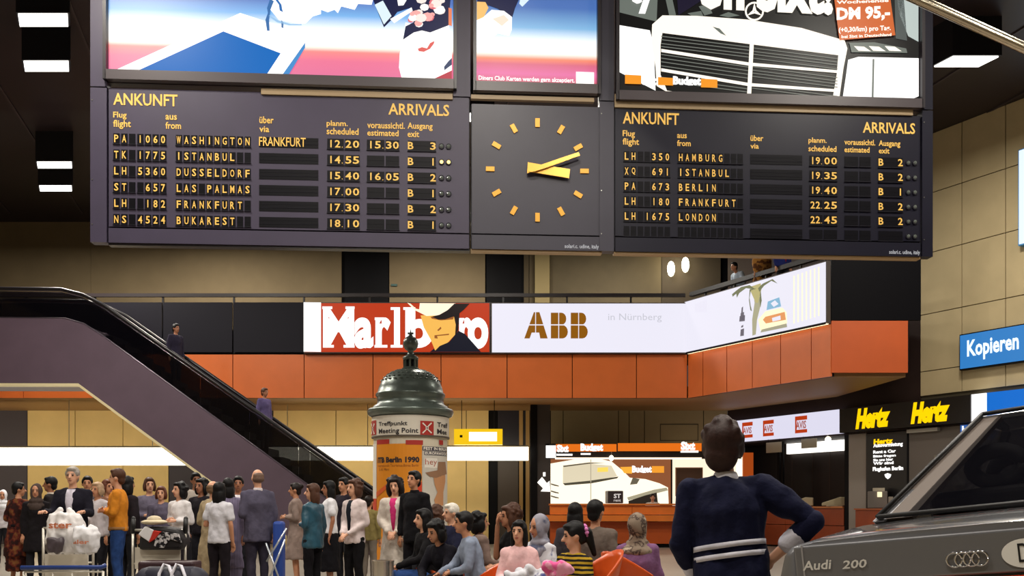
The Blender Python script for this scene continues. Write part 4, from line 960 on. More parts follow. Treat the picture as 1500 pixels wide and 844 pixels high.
# ------------------------------------------------------------------ people
JOBS = []
def lbuild(mb, name, mat, parent, smooth=True, label=None):
    """mesh whose vertices are already in the parent's own space"""
    if mat and not mb.mats: mb.mats = [mat]
    mb.smooth = smooth
    o = link_mesh(name, mb.mesh(name), parent)
    if label: o['label'] = label
    return o
def fused(mb, name, mat, parent, voxel=.02, it=3, extra=None, label=None):
    """all the overlapping volumes of mb become one continuous skin"""
    me = bpy.data.meshes.new(name); me.materials.append(mat)
    o = link_mesh(name, me, parent)
    if label: o['label'] = label
    JOBS.append((mb, voxel, it, extra, o)); return o
def run_jobs():
    global JOBS
    tmp = []
    for mb, voxel, it, extra, o in JOBS:
        t = bpy.data.objects.new('t', mb.mesh('t')); COL.objects.link(t)
        r = t.modifiers.new('r', 'REMESH'); r.mode = 'VOXEL'; r.voxel_size = voxel
        s = t.modifiers.new('s', 'SMOOTH'); s.iterations = it; s.factor = .5
        tmp.append(t)
    bpy.context.view_layer.update(); dg = bpy.context.evaluated_depsgraph_get()
    for t, (mb, voxel, it, extra, o) in zip(tmp, JOBS):
        me = t.evaluated_get(dg).to_mesh()
        vs = [tuple(v.co) for v in me.vertices]
        kind = o.name.split('.')[0]; amp = dict(top=.016, coat=.018, trousers=.014, skirt=.016, bag_body=.03, headscarf=.008, shirt_cuff=.004, sweater_sleeve_end=.008).get(kind, 0)
        if amp:
            q = []
            for v in me.vertices:
                c = v.co; n_ = MN.noise(V((c.x*11, c.y*11, c.z*4.5+c.x*5)))+.5*MN.noise(V((c.x*24, c.y*24, c.z*13))); q.append(tuple(c+v.normal*(n_*amp+.25*amp)))
            vs = q
        fs = [tuple(p.vertices) for p in me.polygons]
        if extra is not None:
            n = len(vs); vs += [tuple(v) for v in extra.v]; fs += [tuple(i+n for i in f) for f in extra.f]
        o.data.from_pydata(vs, [], fs); o.data.polygons.foreach_set('use_smooth', [True]*len(fs)); o.data.update()
    for t in tmp:
        m = t.data; bpy.data.objects.remove(t); bpy.data.meshes.remove(m)
    JOBS = []
SKIN = dict(fair=(214, 160, 130), mid=(188, 132, 100), tan=(158, 104, 76))
HAIR = dict(black=(9, 7, 9), dark=(26, 16, 15), brown=(74, 46, 32), grey=(150, 142, 134), white=(212, 206, 196), red=(92, 50, 34))
def Rm(x=0, y=0, z=0): return (Matrix.Rotation(z, 3, 'Z') @ Matrix.Rotation(x, 3, 'X') @ Matrix.Rotation(y, 3, 'Y'))
def person(label, px, ytop, H=1.7, Y=None, face=0, pose='stand', lean=0, side=0, turn=0, nod=0, tilt=0, arms=('down', 'down'),
           top=(60, 60, 70), sleeve='long', hem=.86, bottom='trousers', bcol=(30, 30, 36), bhem=.45, hair='short', hcol='dark', skin='mid',
           front=None, fem=False, group=None, z0=0.0, fat=1.0, voxel=.014, cv=.02, extras=None, topmat=None, botmat=None, stride=0, collar=None, sleeve_cuff=None, shoe=(24, 20, 20), seat=.45, hairmat=None, hsc=1.0):
    s = H/1.75
    if pose == 'stand':
        if Y is None: Y = (H+z0-EYE)*F/(HZ-ytop)
        else: H = EYE+(HZ-ytop)*Y/F-z0; s = H/1.75
    A = Rm(x=-R(lean), y=R(side))                  # torso axis, leaning forward
    pz = .95 if pose == 'stand' else seat/s+.10
    pel = V((0, 0, pz)); up = lambda h, x=0, y=0: pel+A @ V((x, y, h))
    sw = .155 if fem else .178
    waist, chest, shl, nb = up(.14), up(.33), up(.455), up(.52)
    sh = {1: up(.455, sw), -1: up(.455, -sw)}
    hd = up(.672)+V((0, .02, 0))
    top_z = hd.z+.118*hsc
    if pose == 'sit': z0 = EYE+(HZ-ytop)*Y/F-top_z*s
    # joints of the arms
    J = {}
    for sg, a in ((1, arms[1]), (-1, arms[0])):
        S0 = sh[sg]
        if a == 'down': el = S0+V((sg*.05, -.02, -.285)); wr = el+V((sg*.0, .05, -.24))
        elif a == 'bent': el = S0+V((sg*.05, -.03, -.28)); wr = el+V((-sg*.12, .19, .02))
        elif a == 'clasp': el = S0+V((sg*.05, -.02, -.28)); wr = V((sg*.045, .19, pel.z+.02))
        elif a == 'cross': el = S0+V((sg*.04, .04, -.26)); wr = V((-sg*.07, .0, 0))+up(.22, 0, .18)
        elif a == 'pocket': el = S0+V((sg*.10, -.10, -.26)); wr = V((sg*.16, .03, pel.z-.02))
        elif a == 'mouth': el = S0+V((sg*.0, .14, -.24)); wr = hd+V((sg*.03, .12, -.10))
        elif a == 'push': el = S0+V((sg*.06, .05, -.27)); wr = el+V((0, .24, .02))
        elif a == 'lap': el = S0+V((sg*.05, .04, -.27)); wr = V((sg*.06, .30, pel.z+.12))
        elif a == 'knee': el = S0+V((sg*.03, .12, -.25)); wr = V((sg*.03, .42, pel.z+.1))
        elif a == 'chin': el = S0+V((sg*.03, .2, -.2)); wr = hd+V((sg*.05, .11, -.16))
        else: el = S0+V(a[0]); wr = el+V(a[1])
        J[sg] = (S0, el, wr)
    L = {}
    for sg in (1, -1):
        h = pel+V((sg*.085, 0, -.04))
        if pose == 'stand': kn = V((sg*.09, .02+sg*stride*.5, .5)); an = V((sg*.095, -.02+sg*stride, .08)); toe = an+V((sg*.02, .17, -.045))
        else: kn = V((sg*.11, .44, pz+.0)); an = V((sg*.11, .44, .08)); an.z = max(.08, pz-.45); toe = an+V((0, .17, -.045))
        L[sg] = (h, kn, an, toe)
    Hm = Matrix.Rotation(R(-turn), 3, 'Z') @ Rm(x=-R(nod), y=R(tilt))
    Hm = Hm*hsc; hp = lambda x, y, z: hd+Hm @ V((x, y, z))
    # ---- placement: the head lands on px
    yaw = pi+R(face); Rz = Matrix.Rotation(yaw, 3, 'Z'); off = Rz @ (hd*s)
    bx = (px-750)/F*Y
    root = thing('person', label, 'person', (bx-off.x, Y-off.y, z0), yaw, group)
    def sc(mb):
        mb.v = [tuple(V(v)*s) for v in mb.v]; return mb
    # ---- body
    b = MB(); f = fat
    b.loft([(up(-.10), .12, .09, A), (up(-.02), .145, .10, A), (waist, .115*f, .085*f, A), (chest, .145*f, .105*f, A), (up(.43), .13, .085, A), (up(.49), .07, .06, A), (nb, .052, .052, A)], 16)
    b.cap(nb-A @ V((0, 0, .05)), hd+Hm @ V((0, -.01, -.06)), .052, .048)
    [b.cap(sh[q_]+V((0, 0, -.012)), up(.46, q_*.03), .038, .036) for q_ in (1, -1)]
    b.ell(hp(0, -.012, .02), (.074, .094, .098), Hm, 16, 12); b.ell(hp(0, .022, -.045), (.056, .064, .07), Hm); b.ell(hp(0, .05, -.092), (.03, .03, .024), Hm)
    b.cap(hp(0, .085, .004), hp(0, .108, -.03), .010, .016, 8)
    for sg in (1, -1):
        b.ell(hp(sg*.075, -.008, -.012), (.013, .024, .034), Hm)
        S0, el, wr = J[sg]; b.cap(S0+V((-sg*.01, 0, -.012)), el, .038, .035); b.cap(el, wr, .037, .026)
        h, kn, an, toe = L[sg]; b.cap(h, kn, .075, .052); b.cap(kn, an, .05, .036); b.cap(an, toe, .036, .032)
    ex = MB()
    for sg in (1, -1):
        S0, el, wr = J[sg]; d = (wr-el).normalized(); sv = d.cross(V((0, 1, .35))).normalized(); nv_ = sv.cross(d)
        hm = Matrix((sv, nv_, d)).transposed()
        b.ell(wr+d*.05, (.038, .018, .052), hm)
        for i, ln in enumerate((.062, .072, .068, .052)):
            p0 = wr+d*.085+sv*(-.027+.018*i); p1 = p0+d*ln*.55-nv_*.008; p2 = p1+d*ln*.4-nv_*.028*1
            ex.tube([p0-d*.02, p0, p1, p2], [.0085, .0085, .008, .006], 6)
        t0 = wr+d*.03+sv*(-sg*.03); ex.tube([t0, t0+d*.03+sv*(-sg*.022)-nv_*.01, t0+d*.06+sv*(-sg*.024)-nv_*.025], [.011, .010, .007], 6)
    sk = pbr(SKIN[skin], .55, 0, .05, 20)
    fused(sc(b), 'body', sk, root, voxel*s, 2, sc(ex))
    # face
    for sg in (1, -1):
        e = MB().ell(hp(sg*.030, .072, .006), (.013, .012, .0085), Hm, 8, 6); lbuild(sc(e), 'eye', pbr((40, 26, 22), .3), root)
    e = MB(); e.ell(hp(0, .079, -.062), (.023, .011, .007), Hm, 8, 6); lbuild(sc(e), 'mouth', pbr((150, 70, 66) if fem else (140, 84, 70), .5), root)
    e = MB()
    for sg in (1, -1): e.cap(hp(sg*.018, .080, .026), hp(sg*.046, .070, .026), .005, .004, 6)
    hcol_ = HAIR[hcol] if isinstance(hcol, str) else hcol
    lbuild(sc(e), 'eyebrows', pbr(hcol_ if hair != 'hijab' else (30, 20, 20), .8), root)
    # ---- hair
    h = MB(); rnd = random.Random(int(px*7))
    if hair in ('short', 'long', 'ponytail', 'bun', 'bob'):
        h.ell(hp(0, -.024, .036), (.085, .098, .097), Hm, 16, 12); h.ell(hp(0, -.062, -.035), (.067, .05, .062), Hm); h.ell(hp(0, .04, .086), (.062, .045, .030), Hm)
        for sg in (1, -1): h.ell(hp(sg*.072, .0, .03), (.016, .045, .04), Hm)
    if hair == 'thick':
        h.ell(hp(0, -.028, .032), (.097, .112, .104), Hm, 18, 14); h.ell(hp(0, -.062, -.05), (.084, .062, .085), Hm); h.ell(hp(0, .03, .09), (.07, .06, .038), Hm)
        for sg in (1, -1): h.ell(hp(sg*.082, -.01, -.0), (.02, .05, .06), Hm)
        for i in range(26):
            a, t_ = rnd.uniform(0, 2*pi), rnd.uniform(-.9, 1.5); h.ell(hp(.092*cos(a)*cos(t_), -.035+.10*sin(a)*cos(t_) if sin(a) < .2 else -.03, .03+.098*sin(t_)), (.022, .022, .03), Hm, 8, 6)
    if hair == 'long':
        h.ell(hp(0, -.06, -.09), (.09, .06, .14), Hm)
        for sg in (1, -1): h.ell(hp(sg*.07, -.015, -.07), (.028, .05, .12), Hm)
    if hair == 'bob':
        h.ell(hp(0, -.05, -.03), (.098, .075, .085), Hm)
        for sg in (1, -1): h.ell(hp(sg*.078, .0, -.03), (.024, .05, .075), Hm)
    if hair == 'ponytail':
        h.ell(hp(0, -.11, .02), (.04, .04, .04), Hm); h.cap(hp(0, -.13, .0), hp(0.02, -.16, -.2), .045, .025)
    if hair == 'bun': h.ell(hp(0, -.11, .06), (.05, .045, .045), Hm)
    if hair in ('curly', 'bigcurly'):
        g = 1.0 if hair == 'curly' else 1.15
        h.ell(hp(0, -.038, .035), (.10*g, .104, .10*g), Hm); h.ell(hp(0, .035, .088), (.07, .05, .034), Hm)
        for sg in (1, -1): h.ell(hp(sg*.082*g, -.02, -.05), (.034*g, .06, .09*g), Hm)
        h.ell(hp(0, -.07, -.06), (.09*g, .07*g, .10*g), Hm)
        for i in range(34):
            a, t_ = rnd.uniform(pi*.9, pi*2.1), rnd.uniform(-.7, 1.4); h.ell(hp(.10*g*cos(a)*cos(t_), -.035+.105*g*sin(a)*cos(t_), .03+.10*g*sin(t_)), (.024,)*3, Hm, 8, 6)
    if hair == 'fringe': h.ell(hp(0, -.034, -.02), (.084, .085, .055), Hm); h.ell(hp(0, -.05, .02), (.078, .07, .055), Hm)
    if hair == 'hijab':
        h.ell(hp(0, -.036, .018), (.096, .104, .122), Hm, 16, 12); h.ell(hp(0, -.01, -.11), (.085, .085, .07), Hm); h.ell(hp(0, .0, -.165), (.12, .105, .06), Hm)
        h.ell(up(.43, 0, -.01), (.175, .125, .075), A); h.ell(up(.40, 0, .06), (.11, .08, .09), A)
        for sg in (1, -1): h.ell(hp(sg*.068, .02, -.03), (.022, .05, .10), Hm)
    if h.v:
        o = fused(sc(h), 'headscarf' if hair == 'hijab' else 'hair', hairmat or (cloth(hcol_) if hair == 'hijab' else pbr(hcol_, .55, 0, .2, 60, .12, 70, spec=.25)), root, .011*s, 2 if 'curly' in hair else 3)
    # ---- top garment
    b = MB(); c_ = .020; hz = hem
    rings = [(up(.505), .070, .066, A), (up(.48), .105, .08, A), (up(.43), .15*f, .105, A), (chest, (.165 if not fem else .155)*f+c_*.3, .125*f, A), (up(.2), (.148 if not fem else .132)*f+c_*.5, .112*f, A), (up(.08), (.15 if not fem else .142)*f+c_, .115*f, A)]
    if pose == 'stand':
        z = .95
        rings.append((up(-.02), .168*f, .125*f, A))
        if hz < .92:
            n = max(1, int((.92-hz)/.1))
            for i in range(1, n+1):
                t_ = i/n; zz_ = .92-(.92-hz)*t_; fl = .012*(.95-zz_)*10*(1.0 if hz < .7 else .3)
                rings.append((V((up(-.02).x*(1-t_*.5), up(-.02).y*(1-t_*.4), zz_)), .168*f+fl, .13*f+fl*.8, Matrix.Identity(3)))
    else: rings.append((up(-.06), .172*f, .135*f, A))
    b.loft(rings[::-1], 20); [b.cap(sh[q_]+V((0, 0, -.012)), up(.475, q_*.03), .060, .052) for q_ in (1, -1)]
    for sg in (1, -1):
        S0, el, wr = J[sg]; b.cap(S0+V((-sg*.015, 0, -.014)), el if sleeve == 'long' else S0+(el-S0)*.62, .064, .054 if sleeve == 'long' else .062)
        if sleeve == 'long': b.cap(el, el+(wr-el)*.90, .053, .040)
        if sleeve == 'elbow': b.cap(S0, el, .066, .056)
    if collar:
        cb = MB(); cb.loft([(up(.49), .072, .070, A), (up(.54), .058, .058, A)], 16); fused(sc(cb), 'collar', cloth(collar), root, .009*s, 1)
    tm = topmat or cloth(top); fused(sc(b), 'top' if hem > .7 else 'coat', tm, root, cv*s, 3)
    if front:
        q = MB(); q.loft([(up(.04, 0, .115*f), .018, .012, A), (up(.2, 0, .108*f), .036, .018, A), (up(.33, 0, .118*f), .052, .022, A), (up(.43, 0, .088), .062, .034, A), (up(.5, 0, .045), .055, .036, A)], 12); lbuild(sc(q), 'shirt_front', cloth(front), root)
    # ---- bottom garment
    b = MB(); bm_ = botmat or cloth(bcol)
    if bottom == 'skirt' and pose == 'stand':
        b.loft([(V((0, 0, bhem)), .20, .17, Matrix.Identity(3)), (V((0, 0, .7)), .185, .15, Matrix.Identity(3)), (V((0, 0, .88)), .168, .13, Matrix.Identity(3)), (up(.08), .135, .10, A)], 20)
    else:
        b.loft([(up(-.10), .13, .105, A), (up(-.02), .158, .118, A), (up(.08), .135, .10, A)], 16)
        for sg in (1, -1):
            h_, kn, an, toe = L[sg]; b.cap(h_, kn, .09*min(f, 1.1), .066); b.cap(kn, an+V((0, 0, .02)), .064, .052)
    fused(sc(b), 'skirt' if bottom == 'skirt' else 'trousers', bm_, root, cv*s, 3)
    for sg in (1, -1):
        h_, kn, an, toe = L[sg]; q = MB(); q.ell(an+V((0, .07, -.04)), (.048, .14, .038)); q.ell(an+V((0, -.02, -.01)), (.044, .055, .05)); lbuild(sc(q), 'shoe', pbr(shoe, .4), root)
    if extras: extras(root, dict(up=up, hp=hp, J=J, s=s, sc=sc, A=A, Hm=Hm, L=L, f=f))
    return root

def stripes_belt(rgb, h0):
    def fn(root, k):
        b = MB(); up = k['up']; b.loft([(up(h0-.02), .172, .132, k['A']), (up(h0+.02), .170, .130, k['A'])], 20); lbuild(k['sc'](b), 'belt', cloth(rgb), root)
    return fn
rust = patterned('rust_print', (42, 18, 16), (94, 34, 26), 'noise', 9, c3=(116, 74, 40))
lav = patterned('lavender_stripes', (126, 116, 144), (92, 86, 108), 'wave', 14, axis='X')
teal = pbr((32, 74, 92), .45, 0, .3, 7, .4, 14)
bluejean = cloth((38, 66, 120), .25)
W_ = (206, 198, 196)
# left crowd -----------------------------------------------------------
person('person in a white headscarf cut off by the left picture edge', 4, 718, 1.6, face=20, hair='hijab', hcol=(220, 220, 226), top=(190, 184, 190), fem=True)
person('person in a dark rust patterned dress seen from behind at the far left', 28, 706, 1.64, face=165, turn=40, hair='short', hcol='black', topmat=rust, hem=.5, bottom='skirt', botmat=rust, bhem=.25, fem=True, fat=1.12, arms=('bent', 'bent'), extras=stripes_belt((16, 12, 14), .06))
person('person with a dull headscarf and black clothes beside the rust dress', 53, 709, 1.6, face=15, hair='hijab', hcol=(70, 58, 54), top=(20, 16, 20), hem=.6, fem=True, Y=14.6)
person('black-haired man in profile in a dark jacket behind the grey-haired man', 73, 698, 1.7, Y=15.0, face=-80, hair='short', hcol='black', skin='tan', top=(36, 32, 34), collar=(200, 190, 176))
person('person whose dark hair shows behind the grey-haired man', 128, 697, 1.7, Y=15.2, face=20, hair='short', hcol='black', top=(90, 80, 84))
person('light-haired woman in a white top behind the grey-haired man', 142, 706, 1.64, face=-20, Y=14.0, hair='bob', hcol=(170, 140, 110), top=(190, 182, 186), fem=True, arms=('down', 'bent'))
person('grey-haired man in a dark blazer pushing a loaded trolley', 106, 683, 1.76, Y=12.4, face=5, hair='short', hcol='grey', skin='fair', top=(24, 22, 34), front=(196, 190, 204), arms=('push', 'push'), hem=.78, bcol=(28, 26, 34), fat=1.12)
person('person with brown hair standing left of the orange sweater man', 158, 702, 1.62, Y=14.5, face=60, hair='bob', hcol='red', top=(120, 86, 70), fem=True)
person('man in an orange-yellow sweater and blue jeans with folded arms', 171, 686, 1.78, face=-75, turn=10, hair='short', hcol='brown', skin='fair', top=(204, 128, 36), botmat=bluejean, hem=.9, arms=('cross', 'cross'), extras=stripes_belt((150, 110, 70), -.02))
person('person with long black hair partly hidden behind the orange sweater', 188, 697, 1.65, face=150, Y=13.6, hair='long', hcol='black', top=(30, 24, 30), fem=True)
person('tall person in a grey-violet top behind the trolley with the bag', 219, 699, 1.7, face=30, hair='bob', hcol='brown', skin='fair', top=(104, 98, 116), fem=True, arms=('bent', 'bent'))
person('shorter person in a grey-violet top at the shoulder of the tall one', 236, 712, 1.58, face=10, Y=13.9, hair='bob', hcol='red', skin='fair', top=(92, 86, 104), fem=True)
person('dark-haired woman in a white blouse facing the camera by the trolley', 262, 706, 1.60, face=-25, turn=15, hair='curly', hcol='black', skin='fair', top=(220, 216, 218), fem=True, arms=('bent', 'bent'), bcol=(40, 34, 40))
person('dark-haired person in a pale vest deep in the crowd under the escalator', 287, 692, 1.72, Y=15.6, face=30, hair='short', hcol='black', top=(180, 170, 160), skin='tan')
person('black-haired person looking left beside the beige coat', 294, 701, 1.66, Y=14.4, face=-20, hair='curly', hcol='black', skin='tan', top=(30, 26, 32))
person('person in a long beige coat seen from behind', 313, 704, 1.70, Y=12.7, face=150, hair='fringe', hcol=(110, 84, 60), skin='fair', top=(160, 142, 112), hem=.35, fat=1.12, arms=('bent', 'down'), sleeve='long')
person('person with long black hair and white short sleeves beside the beige coat', 322, 706, 1.66, Y=12.2, face=165, hair='long', hcol='black', top=(206, 204, 212), sleeve='short', fem=True, bcol=(28, 22, 28), arms=('bent', 'down'))
person('person in a striped lavender dress and long black scarf', 334, 700, 1.68, Y=13.3, face=200, hair='long', hcol='black', topmat=lav, hem=.4, bottom='skirt', botmat=lav, bhem=.22, fem=True)
person('man in a black suit and white shirt looking right under the escalator', 349, 697, 1.72, Y=14.3, face=25, turn=10, hair='short', hcol='black', skin='tan', top=(20, 16, 22), front=(214, 208, 214), hem=.78)
person('balding man in a grey suit standing with his back to the camera', 377, 687, 1.77, face=215, nod=8, hair='fringe', hcol=(110, 86, 74), skin='fair', top=(78, 74, 92), hem=.76, bcol=(52, 48, 62), fat=1.15, arms=('bent', 'down'), collar=(206, 196, 200))
# people waiting at the centre ------------------------------------------
person('woman in a long taupe coat looking left', 432, 707, 1.64, face=-85, hair='bun', hcol='dark', skin='mid', top=(138, 120, 112), hem=.42, fem=True, arms=('bent', 'bent'), bottom='skirt', bcol=(120, 104, 98))
person('woman in a shiny teal jacket and black trousers', 457, 708, 1.60, Y=12.2, face=-120, turn=-45, hair='long', hcol='brown', skin='fair', topmat=teal, hem=.8, fem=True, bcol=(14, 12, 18), arms=('bent', 'down'))
person('woman with a white short-sleeved blouse and long black skirt', 481, 704, 1.64, face=-70, hair='long', hcol='black', skin='tan', top=(222, 220, 226), sleeve='short', fem=True, bottom='skirt', bcol=(12, 10, 16), bhem=.3, hem=.9, arms=('down', 'clasp'))
person('dark-haired man half hidden behind the cream jacket', 503, 699, 1.72, Y=14.9, face=-30, hair='short', hcol='black', top=(36, 30, 40))
person('woman in a cream-pink jacket and black trousers', 518, 702, 1.62, Y=12.2, face=-35, turn=10, hair='curly', hcol='brown', skin='fair', top=(216, 200, 200), front=(24, 28, 38), hem=.84, fem=True, bcol=(14, 12, 16), arms=('clasp', 'clasp'))
person('person in an olive jacket standing behind the cream jacket woman', 541, 726, 1.5, Y=15.2, face=160, hair='short', hcol='dark', top=(130, 116, 70), bcol=(120, 110, 100))
person('woman in a long white cardigan over a pink top at the advertising column', 578, 699, 1.64, face=-5, nod=8, tilt=6, hair='bigcurly', hcol='dark', skin='fair', top=(206, 196, 186), hem=.5, front=(196, 48, 112), fem=True, arms=('clasp', 'clasp'), bcol=(176, 164, 152))
person('man in a black turtleneck leaning by the woman in the white cardigan', 606, 689, 1.72, face=-35, nod=-5, hair='short', hcol='black', skin='mid', top=(14, 13, 18), hem=.8, collar=(12, 11, 16), bcol=(16, 14, 20), arms=('down', 'down'))
# seated group ----------------------------------------------------------
person('long-haired woman in black sitting with crossed arms and blue jeans', 619, 746, 1.66, Y=10.7, pose='sit', face=-62, lean=4, hair='long', hcol='black', skin='fair', top=(14, 12, 16), botmat=bluejean, fem=True, arms=('knee', 'lap'), shoe=(196, 184, 176))
person('person bent forward in black clothes beside the blue jeans', 637, 764, 1.66, Y=10.0, pose='sit', face=-45, lean=22, nod=15, hair='curly', hcol='black', skin='mid', top=(18, 16, 26), arms=('knee', 'knee'), bcol=(18, 16, 24))
person('brown-haired person sitting in front of the advertising column', 641, 741, 1.68, Y=12.6, pose='sit', face=150, hair='curly', hcol='brown', top=(50, 40, 40))
person('white-haired man in dark blue sitting and looking left', 660, 738, 1.72, Y=11.7, pose='sit', face=-60, hair='short', hcol='white', skin='fair', top=(26, 28, 52), arms=('lap', 'lap'))
person('boy in a grey-blue shirt sitting in profile', 678, 750, 1.62, Y=9.4, pose='sit', face=-80, lean=12, hair='short', hcol='black', skin='mid', top=(128, 138, 158), arms=('lap', 'knee'), bcol=(20, 18, 28))
person('black-haired person in a patterned shirt behind the boy in grey-blue', 704, 751, 1.64, Y=11.0, pose='sit', face=110, hair='curly', hcol='black', top=(120, 100, 92), arms=('lap', 'lap'))
person('curly-haired woman in black holding her hand to her mouth', 745, 741, 1.7, Y=10.0, pose='sit', face=-70, lean=8, hair='bigcurly', hcol=(70, 42, 28), skin='mid', top=(14, 12, 16), sleeve='short', arms=('lap', 'mouth'), fem=True, bcol=(16, 14, 20))
person('girl in a pink cardigan sitting and looking at the camera', 760, 763, 1.46, Y=8.3, pose='sit', face=-18, hair='long', hcol='black', skin='fair', top=(232, 188, 190), fem=True, arms=('lap', 'lap'), bcol=(226, 214, 216))
sc_grey = patterned('grey_scarf_print', (146, 144, 156), (84, 88, 112), 'noise', 6, thresh=.58)
wh_print = patterned('blue_white_print', (206, 206, 214), (70, 76, 130), 'noise', 10, thresh=.62)
person('woman in a pale grey headscarf and white-blue blouse', 788, 756, 1.6, Y=9.1, pose='sit', face=-35, turn=20, nod=10, hair='hijab', hcol=(150, 146, 156), hairmat=sc_grey, topmat=wh_print, fem=True, arms=('lap', 'lap'), bcol=(190, 186, 190))
person('long-haired person in black sitting behind the striped girl', 843, 737, 1.72, Y=10.7, pose='sit', face=160, hair='long', hcol='black', top=(60, 56, 62))
person('black-haired man in a brown-grey shirt seen from behind', 873, 733, 1.74, Y=9.4, pose='sit', face=150, hair='short', hcol='black', top=(104, 92, 84))
yb = patterned('yellow_black_stripes', (26, 22, 20), (184, 150, 40), 'wave', 8.5, axis='Z', dist=1.2)
def hairtie(root, k):
    b = MB()
    for i in range(9):
        a = 2*pi*i/9; b.ell(k['hp'](.045*cos(a), -.115, .02+.045*sin(a)), (.02, .02, .02), None, 8, 6)
    lbuild(k['sc'](b), 'hair_band', cloth((214, 130, 190)), root)
person('girl in a yellow and black striped top with a pink hair band', 840, 765, 1.62, Y=7.7, pose='sit', face=-52, turn=32, nod=10, hair='ponytail', hcol='black', skin='fair', topmat=yb, fem=True, arms=('lap', 'lap'), extras=hairtie, bcol=(60, 50, 60))
fl = patterned('flowered_scarf_print', (140, 124, 108), (60, 44, 44), 'noise', 14, thresh=.52, c3=(176, 160, 140))
person('woman in a flowered headscarf and purple top seen from behind', 934, 754, 1.62, Y=8.5, pose='sit', face=165, hair='hijab', hcol=(130, 116, 104), hairmat=fl, top=(122, 84, 122), fem=True, fat=1.2, arms=('lap', 'lap'), bcol=(60, 50, 66))
# others ----------------------------------------------------------------
person('clerk with short dark hair behind the orange counter', 956, 723, 1.62, Y=29.2, face=0, hair='short', hcol='dark', top=(212, 200, 190), cv=.03, voxel=.02, skin='fair')
zf = DECK
person('person in a white shirt leaning on the upper balcony railing', 1075, 379, Y=26.5, face=-60, z0=zf, lean=30, hair='short', hcol='black', top=(176, 190, 206), arms=((( -.02, .2, -.2)), ((.05, .25, .0))) and ('bent', 'bent'), cv=.03, voxel=.02)
brn = patterned('brown_flower_print', (88, 52, 26), (160, 110, 50), 'noise', 9)
person('person in a brown patterned dress standing on the upper balcony', 1117, 346, Y=25.3, face=10, z0=zf+.2, hair='curly', hcol='dark', topmat=brn, hem=.5, fem=True, fat=1.15, cv=.03, voxel=.02)
person('person in dark blue clothes beside the brown dress on the upper balcony', 1147, 342, Y=24.6, face=20, z0=zf+.2, hair='short', hcol='dark', top=(26, 34, 92), front=(140, 30, 50), fat=1.15, cv=.03, voxel=.02)
person('dark-clothed person riding the upper part of the escalator', 258, 474, Y=24.75, face=60, z0=4.31, hair='short', hcol='black', skin='tan', top=(34, 30, 48), cv=.03, voxel=.02)
person('person in muted violet-blue riding lower down the escalator', 388, 568, Y=24.75, face=60, z0=2.66, hair='short', hcol='brown', skin='tan', top=(86, 76, 116), cv=.03, voxel=.02)

# the youth in the navy sweater, close to the camera --------------------
def navy_parts(root, k):
    up, A, sc = k['up'], k['A'], k['sc']
    for h in (.165, .112):
        A2 = A @ Matrix.Rotation(R(-5), 3, 'Y'); b = MB(); b.loft([(up(h-.013), .176, .134, A2), (up(h-.013), .182, .139, A2), (up(h+.013), .182, .139, A2), (up(h+.013), .176, .134, A2)], 28)
        lbuild(sc(b), 'white_stripe', cloth((206, 204, 216)), root)
    for sg in (1, -1):
        S0, el, wr = k['J'][sg]; t = .36 if sg == 1 else .62
        p = el+(wr-el)*t; q = el+(wr-el)*(t+.24); b = MB(); b.cap(p, q, .056, .050, 14); fused(sc(b), 'shirt_cuff', cloth((204, 202, 214)), root, .009, 2)
        b = MB(); b.cap(el, p, .060, .057, 14); fused(sc(b), 'sweater_sleeve_end', cloth((15, 18, 46)), root, .009, 2)
    b = MB(); b.loft([(up(-.07), .165, .13, A), (up(-.035), .17, .132, A), (up(-.0), .165, .128, A)], 24); lbuild(sc(b), 'shirt_tail', cloth((176, 190, 212)), root)
person('youth in a navy sweater with two white stripes hurrying away from the camera', 1060, 617, Y=4.55, face=168, turn=10, nod=4, side=-3, lean=6, hair='thick', hcol=(48, 28, 24), skin='fair', top=(15, 18, 46), sleeve='elbow', hem=.93, collar=(214, 212, 222), fat=1.12, hsc=1.05,
       bcol=(140, 152, 176), voxel=.0085, cv=.011, stride=.12, arms=(((-.05, -.03, -.27), (.08, .12, -.17)), ((.24, -.04, -.17), (-.19, .04, -.19))), extras=navy_parts)
run_jobs()
# ------------------------------------------------------------------ the displayed car
Mc = Matrix.Translation((1.256, 4.15, 1.076)) @ Matrix.Rotation(R(-38), 4, 'Z') @ Matrix.Rotation(R(-6.2), 4, 'Y')
car = bpy.data.objects.new('car', None); COL.objects.link(car); car.matrix_world = Mc; MW[car.name] = Mc.copy()
tag(car, 'dark grey saloon car at the right with ring badge and white D sticker', 'car')
paint = pbr((124, 124, 128), .26, .35, 0, 8, 0, 60, 1.0); rubber = pbr((16, 15, 17), .5); chrome = pbr((225, 225, 228), .12, 1.0)
glass = tinted_glass('car_glass', (10, 10, 14), .35)
cg = thing  # local builder below
def cb(mb, name, mat, smooth=False, bevel=0, parent=car, label=None):
    if mat and not mb.mats: mb.mats = [mat]
    mb.smooth = smooth; o = link_mesh(name, mb.mesh(name), parent)
    if label: o['label'] = label
    if bevel:
        md = o.modifiers.new('bevel', 'BEVEL'); md.width = bevel; md.segments = 3; md.limit_method = 'ANGLE'; md.angle_limit = R(28)
    return o
WD = 1.5
def section(y, zt, inset=0.0, zb=-.74):
    L = [(-.07, zb), (-.10, -.55), (-.10, -.3), (-.085, -.14), (-.055, -.05), (-.015, -.008), (.06, .006), (.35, .018), (.75, .022)]
    pts = [(x+inset, z if z <= zb+.2 else z+zt) for x, z in L]
    return [V((x, y, z)) for x, z in pts]+[V((WD-x, y, z)) for x, z in pts[::-1][1:]]
